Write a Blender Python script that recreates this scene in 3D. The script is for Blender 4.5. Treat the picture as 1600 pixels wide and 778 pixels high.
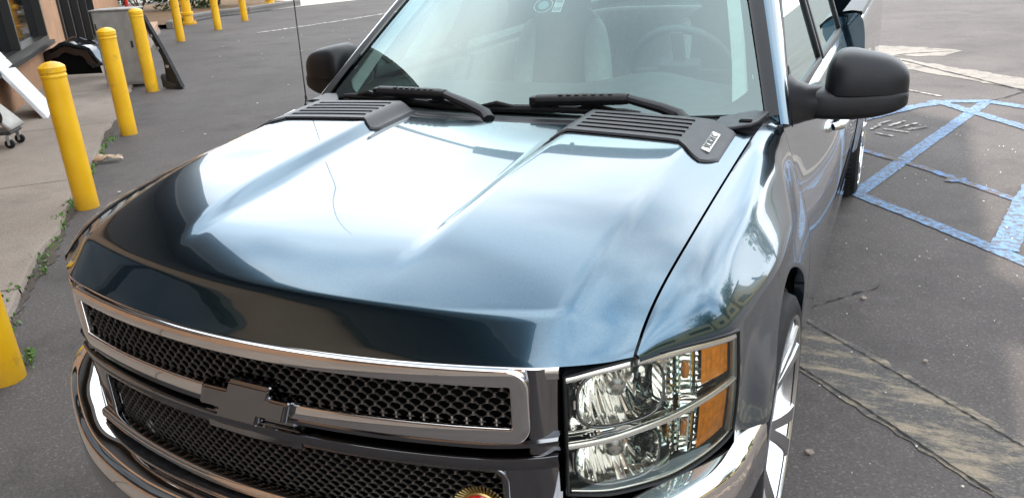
import bpy, math, random
from mathutils import Vector, Matrix
import numpy as np
random.seed(7)
sc = bpy.context.scene
for o in list(bpy.data.objects): bpy.data.objects.remove(o)
COL = sc.collection

# ------------------------------------------------------------------ camera
cam_d = bpy.data.cameras.new('camera')
cam = bpy.data.objects.new('camera', cam_d)
COL.objects.link(cam)
CAM = Vector((1.17920, -1.07886, 1.78083))
r_ = Vector((0.90320526, 0.42601229, -0.05228569))
u_ = Vector((-0.1134285, 0.35440328, 0.92818764))
f_ = Vector((-0.41394956, 0.83241327, -0.36842085))
cam.matrix_world = Matrix(((r_.x, u_.x, -f_.x, CAM.x), (r_.y, u_.y, -f_.y, CAM.y), (r_.z, u_.z, -f_.z, CAM.z), (0, 0, 0, 1)))
cam_d.sensor_width = 36.0
cam_d.lens = 36.0 * 1258.36 / 1600
cam_d.clip_start = 0.02
cam_d.clip_end = 2000
sc.camera = cam

# ------------------------------------------------------------------ sky and sun (sun behind the camera, over the shop roof)
SUN_EL = math.radians(30.4)
sun_dir = Vector((0.010, 1.0, 0)).normalized()          # ground direction in which the light travels
world = bpy.data.worlds.new('World'); sc.world = world; world.use_nodes = True
wn = world.node_tree; wn.nodes.clear()
def WN(t, **k):
    n = wn.nodes.new(t)
    for a, b in k.items(): setattr(n, a, b)
    return n
w_out = WN('ShaderNodeOutputWorld'); w_bg = WN('ShaderNodeBackground'); w_bg.inputs['Strength'].default_value = 0.10
sky = WN('ShaderNodeTexSky'); sky.sky_type = 'NISHITA'; sky.sun_disc = False
sky.sun_elevation = SUN_EL
sky.sun_rotation = math.atan2(-sun_dir.x, -sun_dir.y)
tc = WN('ShaderNodeTexCoord'); sep = WN('ShaderNodeSeparateXYZ'); wn.links.new(tc.outputs['Generated'], sep.inputs[0])
zz = WN('ShaderNodeMath', operation='MAXIMUM'); wn.links.new(sep.outputs['Z'], zz.inputs[0]); zz.inputs[1].default_value = 0.0
za = WN('ShaderNodeMath', operation='ADD'); wn.links.new(zz.outputs[0], za.inputs[0]); za.inputs[1].default_value = 0.22
dx = WN('ShaderNodeMath', operation='DIVIDE'); wn.links.new(sep.outputs['X'], dx.inputs[0]); wn.links.new(za.outputs[0], dx.inputs[1])
dy = WN('ShaderNodeMath', operation='DIVIDE'); wn.links.new(sep.outputs['Y'], dy.inputs[0]); wn.links.new(za.outputs[0], dy.inputs[1])
cmb = WN('ShaderNodeCombineXYZ'); wn.links.new(dx.outputs[0], cmb.inputs[0]); wn.links.new(dy.outputs[0], cmb.inputs[1]); cmb.inputs[2].default_value = 3.1   # which part of the cloud field is overhead
cn = WN('ShaderNodeTexNoise'); cn.inputs['Scale'].default_value = 0.85; cn.inputs['Detail'].default_value = 3.5
cn.inputs['Roughness'].default_value = 0.55; cn.inputs['Distortion'].default_value = 0.6
wn.links.new(cmb.outputs[0], cn.inputs['Vector'])
cr = WN('ShaderNodeValToRGB'); cr.color_ramp.elements[0].position = 0.22; cr.color_ramp.elements[1].position = 0.48
wn.links.new(cn.outputs['Fac'], cr.inputs[0])
cn2 = WN('ShaderNodeTexNoise'); cn2.inputs['Scale'].default_value = 1.5; cn2.inputs['Detail'].default_value = 2.5
wn.links.new(cmb.outputs[0], cn2.inputs['Vector'])
cc = WN('ShaderNodeValToRGB'); cc.color_ramp.elements[0].position = 0.3; cc.color_ramp.elements[1].position = 0.7
cc.color_ramp.elements[0].color = (9.0, 11.2, 13.2, 1); cc.color_ramp.elements[1].color = (19.0, 18.8, 18.5, 1)
wn.links.new(cn2.outputs['Fac'], cc.inputs[0])
skb = WN('ShaderNodeMixRGB', blend_type='MULTIPLY'); skb.inputs[0].default_value = 1.0
wn.links.new(sky.outputs[0], skb.inputs[1]); skb.inputs[2].default_value = (1.0, 1.0, 1.0, 1)
cm = WN('ShaderNodeMixRGB'); wn.links.new(cr.outputs[0], cm.inputs[0]); wn.links.new(skb.outputs[0], cm.inputs[1]); wn.links.new(cc.outputs[0], cm.inputs[2])
wn.links.new(cm.outputs[0], w_bg.inputs['Color']); wn.links.new(w_bg.outputs[0], w_out.inputs[0])

sun_d = bpy.data.lights.new('sun', 'SUN'); sun_d.energy = 4.4; sun_d.angle = math.radians(0.6); sun_d.color = (1.0, 0.93, 0.84)
sun = bpy.data.objects.new('sun', sun_d); COL.objects.link(sun)
lt = Vector((sun_dir.x * math.cos(SUN_EL), sun_dir.y * math.cos(SUN_EL), -math.sin(SUN_EL)))
sun.rotation_euler = lt.to_track_quat('-Z', 'Y').to_euler()
sun.location = (0, -20, 15)

sc.view_settings.view_transform = 'Standard'; sc.view_settings.look = 'None'
sc.view_settings.exposure = 1.12; sc.view_settings.gamma = 1.0
sc.cycles.use_denoising = True
sc.cycles.max_bounces = 10; sc.cycles.transparent_max_bounces = 16; sc.cycles.glossy_bounces = 5
sc.cycles.caustics_reflective = False; sc.cycles.caustics_refractive = False
sc.cycles.sample_clamp_indirect = 6.0

# ------------------------------------------------------------------ helpers
def tag(o, label=None, cat=None, group=None, kind=None):
    if label: o['label'] = label
    if cat: o['category'] = cat
    if group: o['group'] = group
    if kind: o['kind'] = kind
    return o
def empty(name, loc=(0, 0, 0), parent=None):
    o = bpy.data.objects.new(name, None); COL.objects.link(o); o.location = loc; o.empty_display_size = 0.1
    if parent: o.parent = parent
    return o
def mesh_obj(name, verts, faces, mat, parent=None, smooth=True, angle=35):
    me = bpy.data.meshes.new(name)
    me.from_pydata([tuple(v) for v in verts], [], faces)
    me.validate(); me.update()
    if smooth:
        me.polygons.foreach_set('use_smooth', [True] * len(me.polygons))
        try: me.set_sharp_from_angle(angle=math.radians(angle))
        except Exception: pass
    if mat: me.materials.append(mat)
    o = bpy.data.objects.new(name, me); COL.objects.link(o)
    if parent: o.parent = parent
    return o
class MB:
    """collects geometry for one mesh object"""
    def __init__(s): s.v = []; s.f = []
    def add(s, v, f):
        b = len(s.v); s.v += [Vector(p) for p in v]; s.f += [tuple(i + b for i in q) for q in f]; return s
    def rows(s, R, closed=False, flip=False, caps=False):
        n = len(R[0]); v = [p for r in R for p in r]; f = []
        m = n if closed else n - 1
        for i in range(len(R) - 1):
            for j in range(m):
                a, b2, c, d = i*n+j, i*n+(j+1) % n, (i+1)*n+(j+1) % n, (i+1)*n+j
                f.append((a, d, c, b2) if flip else (a, b2, c, d))
        if caps:
            f.append(tuple(range(n))[::-1]); f.append(tuple(range((len(R)-1)*n, len(R)*n)))
        return s.add(v, f)
    def box(s, c, d, rot=None):
        v = []
        for x in (-.5, .5):
            for y in (-.5, .5):
                for z in (-.5, .5):
                    p = Vector((x*d[0], y*d[1], z*d[2]))
                    if rot: p = rot @ p
                    v.append(p + Vector(c))
        return s.add(v, [(0,1,3,2),(4,6,7,5),(0,4,5,1),(2,3,7,6),(0,2,6,4),(1,5,7,3)])
    def tube(s, pts, rad, n=8, caps=True, flat=1.0, up=Vector((0, 0, 1))):
        pts = [Vector(p) for p in pts]; R = []
        for i, p in enumerate(pts):
            t = (pts[min(i+1, len(pts)-1)] - pts[max(i-1, 0)]).normalized()
            a = t.cross(up)
            if a.length < 1e-4: a = t.cross(Vector((1, 0, 0)))
            a.normalize(); b = a.cross(t)
            rr = rad[i] if isinstance(rad, (list, tuple)) else rad
            R.append([p + a*rr*math.cos(2*math.pi*k/n) + b*rr*flat*math.sin(2*math.pi*k/n) for k in range(n)])
        return s.rows(R, closed=True, caps=caps)
    def lathe(s, prof, n=24, origin=(0, 0, 0), axis='z', a0=0.0):
        R = []
        for (r, h) in prof:
            row = []
            for k in range(n):
                a = a0 + 2*math.pi*k/n
                if axis == 'z': p = (r*math.cos(a), r*math.sin(a), h)
                elif axis == 'x': p = (h, r*math.cos(a), r*math.sin(a))
                else: p = (r*math.cos(a), h, r*math.sin(a))
                row.append(Vector(p) + Vector(origin))
            R.append(row)
        return s.rows(R, closed=True)
    def sweep(s, path, nrm, sec, closed=False, caps=True):
        """path pts, nrm(p) outward normal, sec list of (a along side, b along normal)"""
        path = [Vector(p) for p in path]; N = len(path); R = []
        for i, p in enumerate(path):
            a, b = (path[(i-1) % N], path[(i+1) % N]) if closed else (path[max(i-1, 0)], path[min(i+1, N-1)])
            t = (b - a).normalized(); n_ = Vector(nrm(p)); n_ = (n_ - t*n_.dot(t)).normalized(); sd = t.cross(n_)
            R.append([p + sd*q[0] + n_*q[1] for q in sec])
        if closed: R.append(R[0][:])
        return s.rows(R, closed=True, caps=caps and not closed)
    def extrude(s, poly, d, off=Vector((0, 0, 0))):
        """poly: list of Vector, d: extrusion vector"""
        n = len(poly); v = [Vector(p)+off for p in poly] + [Vector(p)+off+Vector(d) for p in poly]
        f = [tuple(range(n))[::-1], tuple(range(n, 2*n))] + [(i, (i+1) % n, n+(i+1) % n, n+i) for i in range(n)]
        return s.add(v, f)
    def build(s, name, mat, parent=None, smooth=True, angle=35):
        return mesh_obj(name, s.v, s.f, mat, parent, smooth, angle)
def bevel(o, w=0.004, seg=2, ang=35):
    m = o.modifiers.new('b', 'BEVEL'); m.width = w; m.segments = seg; m.limit_method = 'ANGLE'; m.angle_limit = math.radians(ang); return o
def solid(o, t, off=-1):
    m = o.modifiers.new('s', 'SOLIDIFY'); m.thickness = t; m.offset = off; return o
def sm(x, a, b):
    t = min(max((x-a)/(b-a), 0), 1) if a != b else float(x > a); return t*t*(3-2*t)
def pchip(X, Y):
    X = np.array(X, float); Y = np.array(Y, float); h = np.diff(X); dl = np.diff(Y)/h; m = np.zeros(len(X))
    for i in range(1, len(X)-1):
        if dl[i-1]*dl[i] > 0:
            w1 = 2*h[i]+h[i-1]; w2 = h[i]+2*h[i-1]; m[i] = (w1+w2)/(w1/dl[i-1]+w2/dl[i])
    m[0] = dl[0]; m[-1] = dl[-1]
    def f(x):
        x = min(max(x, X[0]), X[-1]); i = min(int(np.searchsorted(X, x, side='right'))-1, len(X)-2); t = (x-X[i])/h[i]
        return float((2*t**3-3*t**2+1)*Y[i]+(t**3-2*t**2+t)*h[i]*m[i]+(-2*t**3+3*t**2)*Y[i+1]+(t**3-t**2)*h[i]*m[i+1])
    return f
def lerp(a, b, t): return a+(b-a)*t
def rr_sec(w, d, r, n=3):
    """rounded rectangle section, width w (side), depth d (normal)"""
    out = []
    for cx, cy, a0 in ((w/2-r, d/2-r, 0), (-w/2+r, d/2-r, 90), (-w/2+r, -d/2+r, 180), (w/2-r, -d/2+r, 270)):
        for k in range(n+1):
            a = math.radians(a0+90*k/n); out.append((cx+r*math.cos(a), cy+r*math.sin(a)))
    return out

# ------------------------------------------------------------------ materials
def mat(name, col, rough=0.5, metal=0.0, coat=0.0, coat_r=0.03, var=0.0, vscale=20.0, bump=0.0, bscale=60.0, spec=None, col2=None, detail=6.0, rvar=0.0, trans=0.0, ior=None, stretch=None):
    m = bpy.data.materials.new(name); m.use_nodes = True; nt = m.node_tree; b = nt.nodes['Principled BSDF']
    b.inputs['Base Color'].default_value = (*col, 1); b.inputs['Roughness'].default_value = rough; b.inputs['Metallic'].default_value = metal
    b.inputs['Coat Weight'].default_value = coat; b.inputs['Coat Roughness'].default_value = coat_r
    if spec is not None: b.inputs['Specular IOR Level'].default_value = spec
    if trans: b.inputs['Transmission Weight'].default_value = trans
    if ior: b.inputs['IOR'].default_value = ior
    tcn = nt.nodes.new('ShaderNodeTexCoord'); vec = tcn.outputs['Object']
    if stretch:
        mp = nt.nodes.new('ShaderNodeMapping'); mp.inputs['Scale'].default_value = stretch; nt.links.new(vec, mp.inputs[0]); vec = mp.outputs[0]
    if var or col2 or rvar:
        n = nt.nodes.new('ShaderNodeTexNoise'); n.inputs['Scale'].default_value = vscale; n.inputs['Detail'].default_value = detail; n.inputs['Roughness'].default_value = .6
        nt.links.new(vec, n.inputs['Vector'])
        rp = nt.nodes.new('ShaderNodeValToRGB'); rp.color_ramp.elements[0].position = .35; rp.color_ramp.elements[1].position = .65
        c2 = col2 if col2 else tuple(min(1, c*(1+var)) for c in col); c1 = col if col2 else tuple(c*(1-var) for c in col)
        rp.color_ramp.elements[0].color = (*c1, 1); rp.color_ramp.elements[1].color = (*c2, 1)
        nt.links.new(n.outputs['Fac'], rp.inputs[0])
        if var or col2: nt.links.new(rp.outputs[0], b.inputs['Base Color'])
        if rvar:
            mr = nt.nodes.new('ShaderNodeMapRange'); mr.inputs['To Min'].default_value = max(rough-rvar, 0); mr.inputs['To Max'].default_value = rough+rvar
            nt.links.new(n.outputs['Fac'], mr.inputs[0]); nt.links.new(mr.outputs[0], b.inputs['Roughness'])
    if bump:
        n2 = nt.nodes.new('ShaderNodeTexNoise'); n2.inputs['Scale'].default_value = bscale; n2.inputs['Detail'].default_value = 8.0
        nt.links.new(vec, n2.inputs['Vector']); bp = nt.nodes.new('ShaderNodeBump'); bp.inputs['Strength'].default_value = bump; bp.inputs['Distance'].default_value = .02
        nt.links.new(n2.outputs['Fac'], bp.inputs['Height']); nt.links.new(bp.outputs[0], b.inputs['Normal'])
    return m
def glass_mat(name, tint, refl=1.0, rough=0.0):
    m = bpy.data.materials.new(name); m.use_nodes = True; nt = m.node_tree; nt.nodes.clear()
    o = nt.nodes.new('ShaderNodeOutputMaterial'); mx = nt.nodes.new('ShaderNodeMixShader'); t = nt.nodes.new('ShaderNodeBsdfTransparent'); g = nt.nodes.new('ShaderNodeBsdfGlossy')
    t.inputs[0].default_value = (*tint, 1); g.inputs['Roughness'].default_value = rough; g.inputs[0].default_value = (.80, .96, .95, 1)
    fr = nt.nodes.new('ShaderNodeFresnel'); fr.inputs[0].default_value = 1.52
    mu = nt.nodes.new('ShaderNodeMath'); mu.operation = 'MULTIPLY'; mu.use_clamp = True; mu.inputs[1].default_value = refl
    nt.links.new(fr.outputs[0], mu.inputs[0]); nt.links.new(mu.outputs[0], mx.inputs[0]); nt.links.new(t.outputs[0], mx.inputs[1]); nt.links.new(g.outputs[0], mx.inputs[2]); nt.links.new(mx.outputs[0], o.inputs[0])
    return m
def paint_mat(name):
    m = mat(name, (.09, .15, .19), .19, 1.0, 1.0, .012); m.node_tree.nodes['Principled BSDF'].inputs['Coat IOR'].default_value = 1.65
    nt = m.node_tree; b = nt.nodes['Principled BSDF']
    tcn = nt.nodes.new('ShaderNodeTexCoord'); v = nt.nodes.new('ShaderNodeTexVoronoi'); v.inputs['Scale'].default_value = 1400
    nt.links.new(tcn.outputs['Object'], v.inputs['Vector'])
    rp = nt.nodes.new('ShaderNodeValToRGB'); rp.color_ramp.elements[0].color = (.030, .070, .104, 1); rp.color_ramp.elements[1].color = (.068, .128, .178, 1)
    nt.links.new(v.outputs['Color'], rp.inputs[0]); nt.links.new(rp.outputs[0], b.inputs['Base Color'])
    # dust film: broad variation of the coat gloss
    n = nt.nodes.new('ShaderNodeTexNoise'); n.inputs['Scale'].default_value = 3.0; n.inputs['Detail'].default_value = 8
    nt.links.new(tcn.outputs['Object'], n.inputs['Vector'])
    mr = nt.nodes.new('ShaderNodeMapRange'); mr.inputs['To Min'].default_value = .0; mr.inputs['To Max'].default_value = .035
    nt.links.new(n.outputs['Fac'], mr.inputs[0]); nt.links.new(mr.outputs[0], b.inputs['Coat Roughness'])
    return m
M = {}
M['paint'] = paint_mat('blue_metallic_paint')
M['chrome'] = mat('chrome', (.72, .70, .69), .045, 1.0, rvar=.03, vscale=14)
M['dark_chrome'] = mat('darkened_chrome', (.22, .22, .23), .07, 1.0, rvar=.04, vscale=10)  # plain chrome on the grille, its dark reflections put into the base colour
M['mesh_metal'] = mat('mesh_metal', (.21, .19, .175), .36, .85, rvar=.1, vscale=40)
M['black_plastic'] = mat('black_plastic', (.008, .008, .009), .42, spec=.3, var=.25, vscale=30, bump=.08, bscale=500)
M['grey_plastic'] = mat('weathered_grey_plastic', (.026, .026, .030), .40, spec=.4, var=.2, vscale=18, bump=.06, bscale=400)
M['mirror_black'] = mat('satin_black', (.009, .009, .011), .42, spec=.28, var=.15, vscale=25, bump=.05, bscale=700)
M['gloss_black'] = mat('gloss_black', (.008, .008, .010), .12, coat=.6)
M['void'] = mat('hollow_shade', (.004, .004, .004), .9, spec=.1)  # near-black, put in for the shade inside slots and openings
M['rubber'] = mat('rubber', (.010, .010, .011), .65, spec=.3, var=.25, vscale=30, bump=.15, bscale=200)
M['alloy'] = mat('alloy', (.68, .68, .69), .22, 1.0, rvar=.08, vscale=20)
M['glass'] = glass_mat('tinted_glass', (.70, .90, .87), 3.0)
M['side_glass'] = glass_mat('side_glass', (.50, .60, .58), 2.6)
M['lens'] = glass_mat('clear_lens', (.93, .93, .90), 1.0, .02)
M['amber'] = mat('amber_lens', (.82, .26, .012), .25, coat=.8, var=.18, vscale=60)
M['reflector'] = mat('reflector_chrome', (.88, .87, .84), .05, 1.0, bump=.012, bscale=60)
M['satin_silver'] = mat('satin_silver', (.62, .60, .56), .25, .9)
M['int_light'] = mat('interior_light_trim', (.66, .66, .62), .7, var=.08, vscale=12)
M['int_dark'] = mat('interior_dark_trim', (.10, .112, .115), .65, var=.12, vscale=18, bump=.08, bscale=150)
M['int_seat'] = mat('interior_seat_cloth', (.46, .45, .41), .85, var=.1, vscale=25, bump=.1, bscale=300)
M['red'] = mat('red_enamel', (.50, .015, .015), .2, coat=.8, var=.1, vscale=40)
M['gold'] = mat('aged_gold', (.42, .30, .12), .35, 1.0)
# ------------------------------------------------------------------ ground materials
def ground_mat(name, dark, mid, light, speck=.25, bump=.5, patch=None, patch_pos=(.52, .62), patch_scale=3.0, stretch=None, rough=.85):
    m = bpy.data.materials.new(name); m.use_nodes = True; nt = m.node_tree; b = nt.nodes['Principled BSDF']
    L = nt.links.new; N = nt.nodes.new
    b.inputs['Roughness'].default_value = rough; b.inputs['Specular IOR Level'].default_value = .35
    t = N('ShaderNodeTexCoord'); vec = t.outputs['Object']
    big = N('ShaderNodeTexNoise'); big.inputs['Scale'].default_value = .55; big.inputs['Detail'].default_value = 7; big.inputs['Roughness'].default_value = .62; L(vec, big.inputs['Vector'])
    fine = N('ShaderNodeTexNoise'); fine.inputs['Scale'].default_value = 85; fine.inputs['Detail'].default_value = 6; fine.inputs['Roughness'].default_value = .7; L(vec, fine.inputs['Vector'])
    rp = N('ShaderNodeValToRGB'); rp.color_ramp.elements[0].position = .3; rp.color_ramp.elements[1].position = .72
    rp.color_ramp.elements[0].color = (*dark, 1); rp.color_ramp.elements[1].color = (*mid, 1); L(big.outputs['Fac'], rp.inputs[0])
    r2 = N('ShaderNodeValToRGB'); r2.color_ramp.elements[0].position = .38; r2.color_ramp.elements[1].position = .66
    r2.color_ramp.elements[0].color = (.74, .74, .74, 1); r2.color_ramp.elements[1].color = (1.22, 1.22, 1.22, 1); L(fine.outputs['Fac'], r2.inputs[0])
    mu = N('ShaderNodeMixRGB'); mu.blend_type = 'MULTIPLY'; mu.inputs[0].default_value = 1; L(rp.outputs[0], mu.inputs[1]); L(r2.outputs[0], mu.inputs[2])
    out = mu.outputs[0]
    vor = N('ShaderNodeTexVoronoi'); vor.inputs['Scale'].default_value = 130; L(vec, vor.inputs['Vector'])
    r3 = N('ShaderNodeValToRGB'); r3.color_ramp.interpolation = 'LINEAR'
    r3.color_ramp.elements[0].position = .86; r3.color_ramp.elements[1].position = .97
    sp = N('ShaderNodeSeparateColor'); L(vor.outputs['Color'], sp.inputs[0]); L(sp.outputs[0], r3.inputs[0])
    ms = N('ShaderNodeMath'); ms.operation = 'MULTIPLY'; L(r3.outputs[0], ms.inputs[0]); ms.inputs[1].default_value = speck
    mx = N('ShaderNodeMixRGB'); L(ms.outputs[0], mx.inputs[0]); L(out, mx.inputs[1]); mx.inputs[2].default_value = (*light, 1); out = mx.outputs[0]
    if patch:
        pv = vec
        if stretch:
            mp = N('ShaderNodeMapping'); mp.inputs['Scale'].default_value = stretch[:3]; mp.inputs['Rotation'].default_value = (0, 0, stretch[3]); L(vec, mp.inputs[0]); pv = mp.outputs[0]
        pn = N('ShaderNodeTexNoise'); pn.inputs['Scale'].default_value = patch_scale; pn.inputs['Detail'].default_value = 9; pn.inputs['Roughness'].default_value = .72; L(pv, pn.inputs['Vector'])
        pr = N('ShaderNodeValToRGB'); pr.color_ramp.elements[0].position = patch_pos[0]; pr.color_ramp.elements[1].position = patch_pos[1]; L(pn.outputs['Fac'], pr.inputs[0])
        pm = N('ShaderNodeMixRGB'); L(pr.outputs[0], pm.inputs[0]); L(out, pm.inputs[1])
        pc = N('ShaderNodeMixRGB'); pc.blend_type = 'MULTIPLY'; pc.inputs[0].default_value = .6; pc.inputs[1].default_value = (*patch, 1); L(r2.outputs[0], pc.inputs[2])
        L(pc.outputs[0], pm.inputs[2]); out = pm.outputs[0]
    L(out, b.inputs['Base Color'])
    bp = N('ShaderNodeBump'); bp.inputs['Strength'].default_value = bump; bp.inputs['Distance'].default_value = .006
    L(fine.outputs['Fac'], bp.inputs['Height']); L(bp.outputs[0], b.inputs['Normal'])
    return m
ASP_D, ASP_M, ASP_L = (.070, .060, .057), (.114, .099, .093), (.32, .29, .27)
M['asphalt'] = ground_mat('asphalt', ASP_D, ASP_M, ASP_L, .22, .6, patch=(.048, .041, .039), patch_pos=(.50, .78), patch_scale=1.3)
M['concrete'] = ground_mat('sidewalk_concrete', (.22, .175, .14), (.335, .278, .232), (.45, .4, .35), .12, .35, patch=(.175, .145, .12), patch_pos=(.48, .80), patch_scale=1.7)
M['worn_strip'] = ground_mat('worn_concrete_strip', (.070, .065, .062), (.11, .10, .095), (.32, .28, .23), .3, .8, patch=(.27, .22, .16), patch_pos=(.48, .60), patch_scale=4.0, stretch=(.8, 2.6, 1, -.73))
M['pale_strip'] = ground_mat('pale_gutter_strip', (.19, .17, .15), (.27, .245, .215), (.4, .36, .32), .3, .7, patch=ASP_M, patch_pos=(.50, .66), patch_scale=5)
M['blue_line'] = ground_mat('blue_line_paint', (.12, .215, .37), (.17, .285, .44), (.3, .4, .5), .25, .7, patch=ASP_M, patch_pos=(.44, .60), patch_scale=26)
M['blue_solid'] = ground_mat('blue_line_paint_fresh', (.11, .23, .45), (.16, .30, .54), (.3, .4, .5), .1, .6, patch=ASP_M, patch_pos=(.55, .70), patch_scale=18)
M['blue_faint'] = ground_mat('blue_line_paint_faded', (.11, .19, .36), (.14, .24, .44), (.3, .35, .45), .2, .7, patch=ASP_M, patch_pos=(.44, .52), patch_scale=9)
M['white_faint'] = ground_mat('white_paint_faded', (.42, .40, .37), (.5, .48, .45), (.55, .5, .48), .2, .7, patch=ASP_M, patch_pos=(.46, .54), patch_scale=11)
M['tar'] = mat('crack_fill', (.014, .013, .013), .9)
M['apron'] = ground_mat('pale_driveway', (.42, .38, .33), (.55, .50, .44), (.6, .55, .5), .1, .3)
M['kerb'] = ground_mat('kerb_concrete', (.16, .15, .145), (.25, .235, .22), (.4, .38, .35), .2, .5)
M['mulch'] = ground_mat('mulch', (.10, .055, .028), (.20, .115, .055), (.4, .28, .15), .5, 1.0)
M['stucco'] = mat('tan_stucco', (.42, .235, .135), .9, var=.10, vscale=3, bump=.5, bscale=160)
M['pink_conc'] = mat('pink_concrete', (.46, .30, .21), .85, var=.1, vscale=5, bump=.3, bscale=90)

def poly(name, pts, z, m, parent=None, kind=None):
    o = mesh_obj(name, [(p[0], p[1], z) for p in pts], [tuple(range(len(pts)))], m, parent, smooth=False)
    o.data.update()
    if o.data.polygons[0].normal.z < 0: o.data.flip_normals()
    if kind: o['kind'] = kind
    return o
GZ = 0.0
ground = poly('asphalt_ground', [(-600, -600), (600, -600), (600, 600), (-600, 600)], GZ, M['asphalt'], kind='structure')
ground.name = 'ground'

def ragged(name, pts, width, m, z=.004, parent=None, jit=.006, step=.05, taper=False):
    """a line on the ground with slightly uneven edges"""
    P = []
    for i in range(len(pts)-1):
        a, b = Vector((*pts[i], 0)), Vector((*pts[i+1], 0)); n = max(2, int((b-a).length/step))
        for k in range(n): P.append(a.lerp(b, k/n))
    P.append(Vector((*pts[-1], 0)))
    rows = []
    for i, p in enumerate(P):
        t = (P[min(i+1, len(P)-1)]-P[max(i-1, 0)]).normalized(); nn = Vector((-t.y, t.x, 0))
        w = width/2*((1-abs(2*i/(len(P)-1)-1)**3) if taper else 1)
        q = p + nn*random.uniform(-jit, jit)*.6
        rows.append([q+nn*(w+random.uniform(-jit, jit))+Vector((0, 0, z)), q-nn*(w+random.uniform(-jit, jit))+Vector((0, 0, z))])
    b = MB().rows(rows, flip=True)
    o = b.build(name, m, parent, smooth=False)
    return o
# worn strip of old concrete in the asphalt, with cracked joints
ragged('worn_concrete_strip', [(.30, 2.86), (.90, 2.325), (1.70, 1.615), (2.8, .64), (5.5, -1.75)], .36, M['worn_strip'], .004, ground, .012)
ragged('crack', [(.2, 3.13), (.872, 2.545), (1.25, 2.21), (1.711, 1.787), (2.9, .75), (5.5, -1.5)], .007, M['tar'], .008, ground, .003, .02)
ragged('crack', [(.2, 2.74), (.895, 2.115), (1.2, 1.85), (1.61, 1.465), (2.7, .5), (5.3, -1.8)], .007, M['tar'], .008, ground, .003, .02)
ragged('crack', [(.80, 2.57), (.863, 2.63), (.93, 2.72), (1.07, 2.90), (1.17, 3.0), (1.20, 3.13)], .006, M['tar'], .005, ground, .008, .025, True)
ragged('crack', [(1.15, 10.2), (1.55, 9.55), (2.3, 8.42), (3.1, 7.5)], .025, M['tar'], .009, ground, .01, .06)
ragged('crack', [(.8, 10.25), (1.2, 10.75), (1.82, 11.05)], .02, M['tar'], .009, ground, .008, .06, True)
ragged('crack', [(1.95, 7.8), (2.15, 8.1), (2.35, 8.45)], .014, M['tar'], .009, ground, .008, .05)
# pale gutter strips further back
ragged('gutter_strip', [(.2, 11.25), (.9, 11.0), (1.45, 10.95), (1.85, 11.05)], .85, M['pale_strip'], .004, ground, .06, .08, True)
ragged('gutter_strip', [(.4, 10.9), (1.2, 9.92), (2.33, 8.80), (4.2, 7.0), (8, 3.4)], .50, M['pale_strip'], .0045, ground, .03, .08)
# blue hatching of the access aisle
ragged('painted_line', [(.95, 4.60), (1.40, 4.13), (1.88, 3.60), (2.6, 2.85)], .10, M['blue_line'], .006, ground, .003, .03)
ragged('painted_line', [(.99, 4.57), (1.43, 6.10), (1.93, 7.80)], .105, M['blue_line'], .005, ground, .003, .03)
ragged('painted_line', [(1.785, 3.75), (1.97, 4.64), (2.35, 6.3)], .14, M['blue_line'], .009, ground, .005)
ragged('painted_line', [(.70, 6.6), (.98, 6.95), (1.30, 7.45), (1.60, 7.74), (1.93, 7.83), (2.23, 7.60), (2.9, 7.0)], .13, M['blue_line'], .0075, ground, .01)
ragged('painted_line', [(1.45, 7.75), (1.57, 7.64), (1.85, 7.22), (2.15, 6.77), (2.7, 6.0)], .12, M['blue_line'], .008, ground, .01)
ragged('painted_line', [(.80, 5.85), (.994, 5.68), (1.38, 5.33), (1.96, 4.66), (2.5, 4.0)], .07, M['blue_faint'], .0065, ground, .004)
ragged('painted_line', [(1.52, 5.0), (1.66, 5.10)], .10, M['blue_faint'], .0085, ground, .012, .03, True)
ragged('painted_line', [(1.25, 8.26), (1.55, 7.98)], .03, M['white_faint'], .0085, ground, .006)
# ghost of old white stencilled letters, a row of short strokes
for i, (a, b) in enumerate([((1.02, 6.30), (1.16, 6.22)), ((1.08, 6.46), (1.28, 6.38)), ((1.03, 6.62), (1.12, 6.80)), ((1.12, 6.58), (1.24, 6.80)), ((1.19, 6.52), (1.34, 6.74)), ((1.27, 6.47), (1.42, 6.62)), ((.98, 6.42), (1.05, 6.60))]):
    ragged('painted_stroke', [a, b], .028, M['white_faint'], .010+.0004*i, ground, .004, .03)
# scuffed stripe on the far asphalt, left
ragged('painted_line', [(-11.4, 12.6), (-11.28, 13.0), (-10.86, 14.5), (-10.58, 16.2), (-10.2, 18.5)], .16, M['white_faint'], .005, ground, .03)
# scattered pale chips and bits of litter on the asphalt
chip_b = MB()
for k in range(170):
    x, y = (random.uniform(.95, 2.2), random.uniform(1.0, 7)) if k % 2 else (random.uniform(-11, -2.2), random.uniform(2.5, 15))
    if k % 2 == 0 and x + y < -1.3: continue
    s = random.uniform(.0025, .006)*(1 if k % 2 else 3.0); a = random.uniform(0, 6.28)
    pts = [Vector((x+s*random.uniform(.5, 1.2)*math.cos(a+t), y+s*random.uniform(.5, 1.2)*math.sin(a+t), .010)) for t in (0, 1.3, 2.5, 3.8, 5.1)]
    chip_b.extrude(pts, (0, 0, .004))
tag(chip_b.build('pale_chips', mat('pale_chip', (.5, .47, .42), .8, var=.3, vscale=6)), 'tiny pale stone chips scattered over the asphalt', 'chips', kind='stuff')
for (x, y, s) in [(1.03, 1.485, .016), (1.13, 2.86, .014), (1.40, 2.30, .012)]:
    b = MB(); b.extrude([Vector((x+s*math.cos(t)*random.uniform(.6, 1.2), y+s*math.sin(t)*random.uniform(.6, 1.2), .010)) for t in (0, .9, 1.9, 3, 4.1, 5.2)], (0, 0, .006))
    o = b.build('pebble', M['concrete'], ground)

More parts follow.
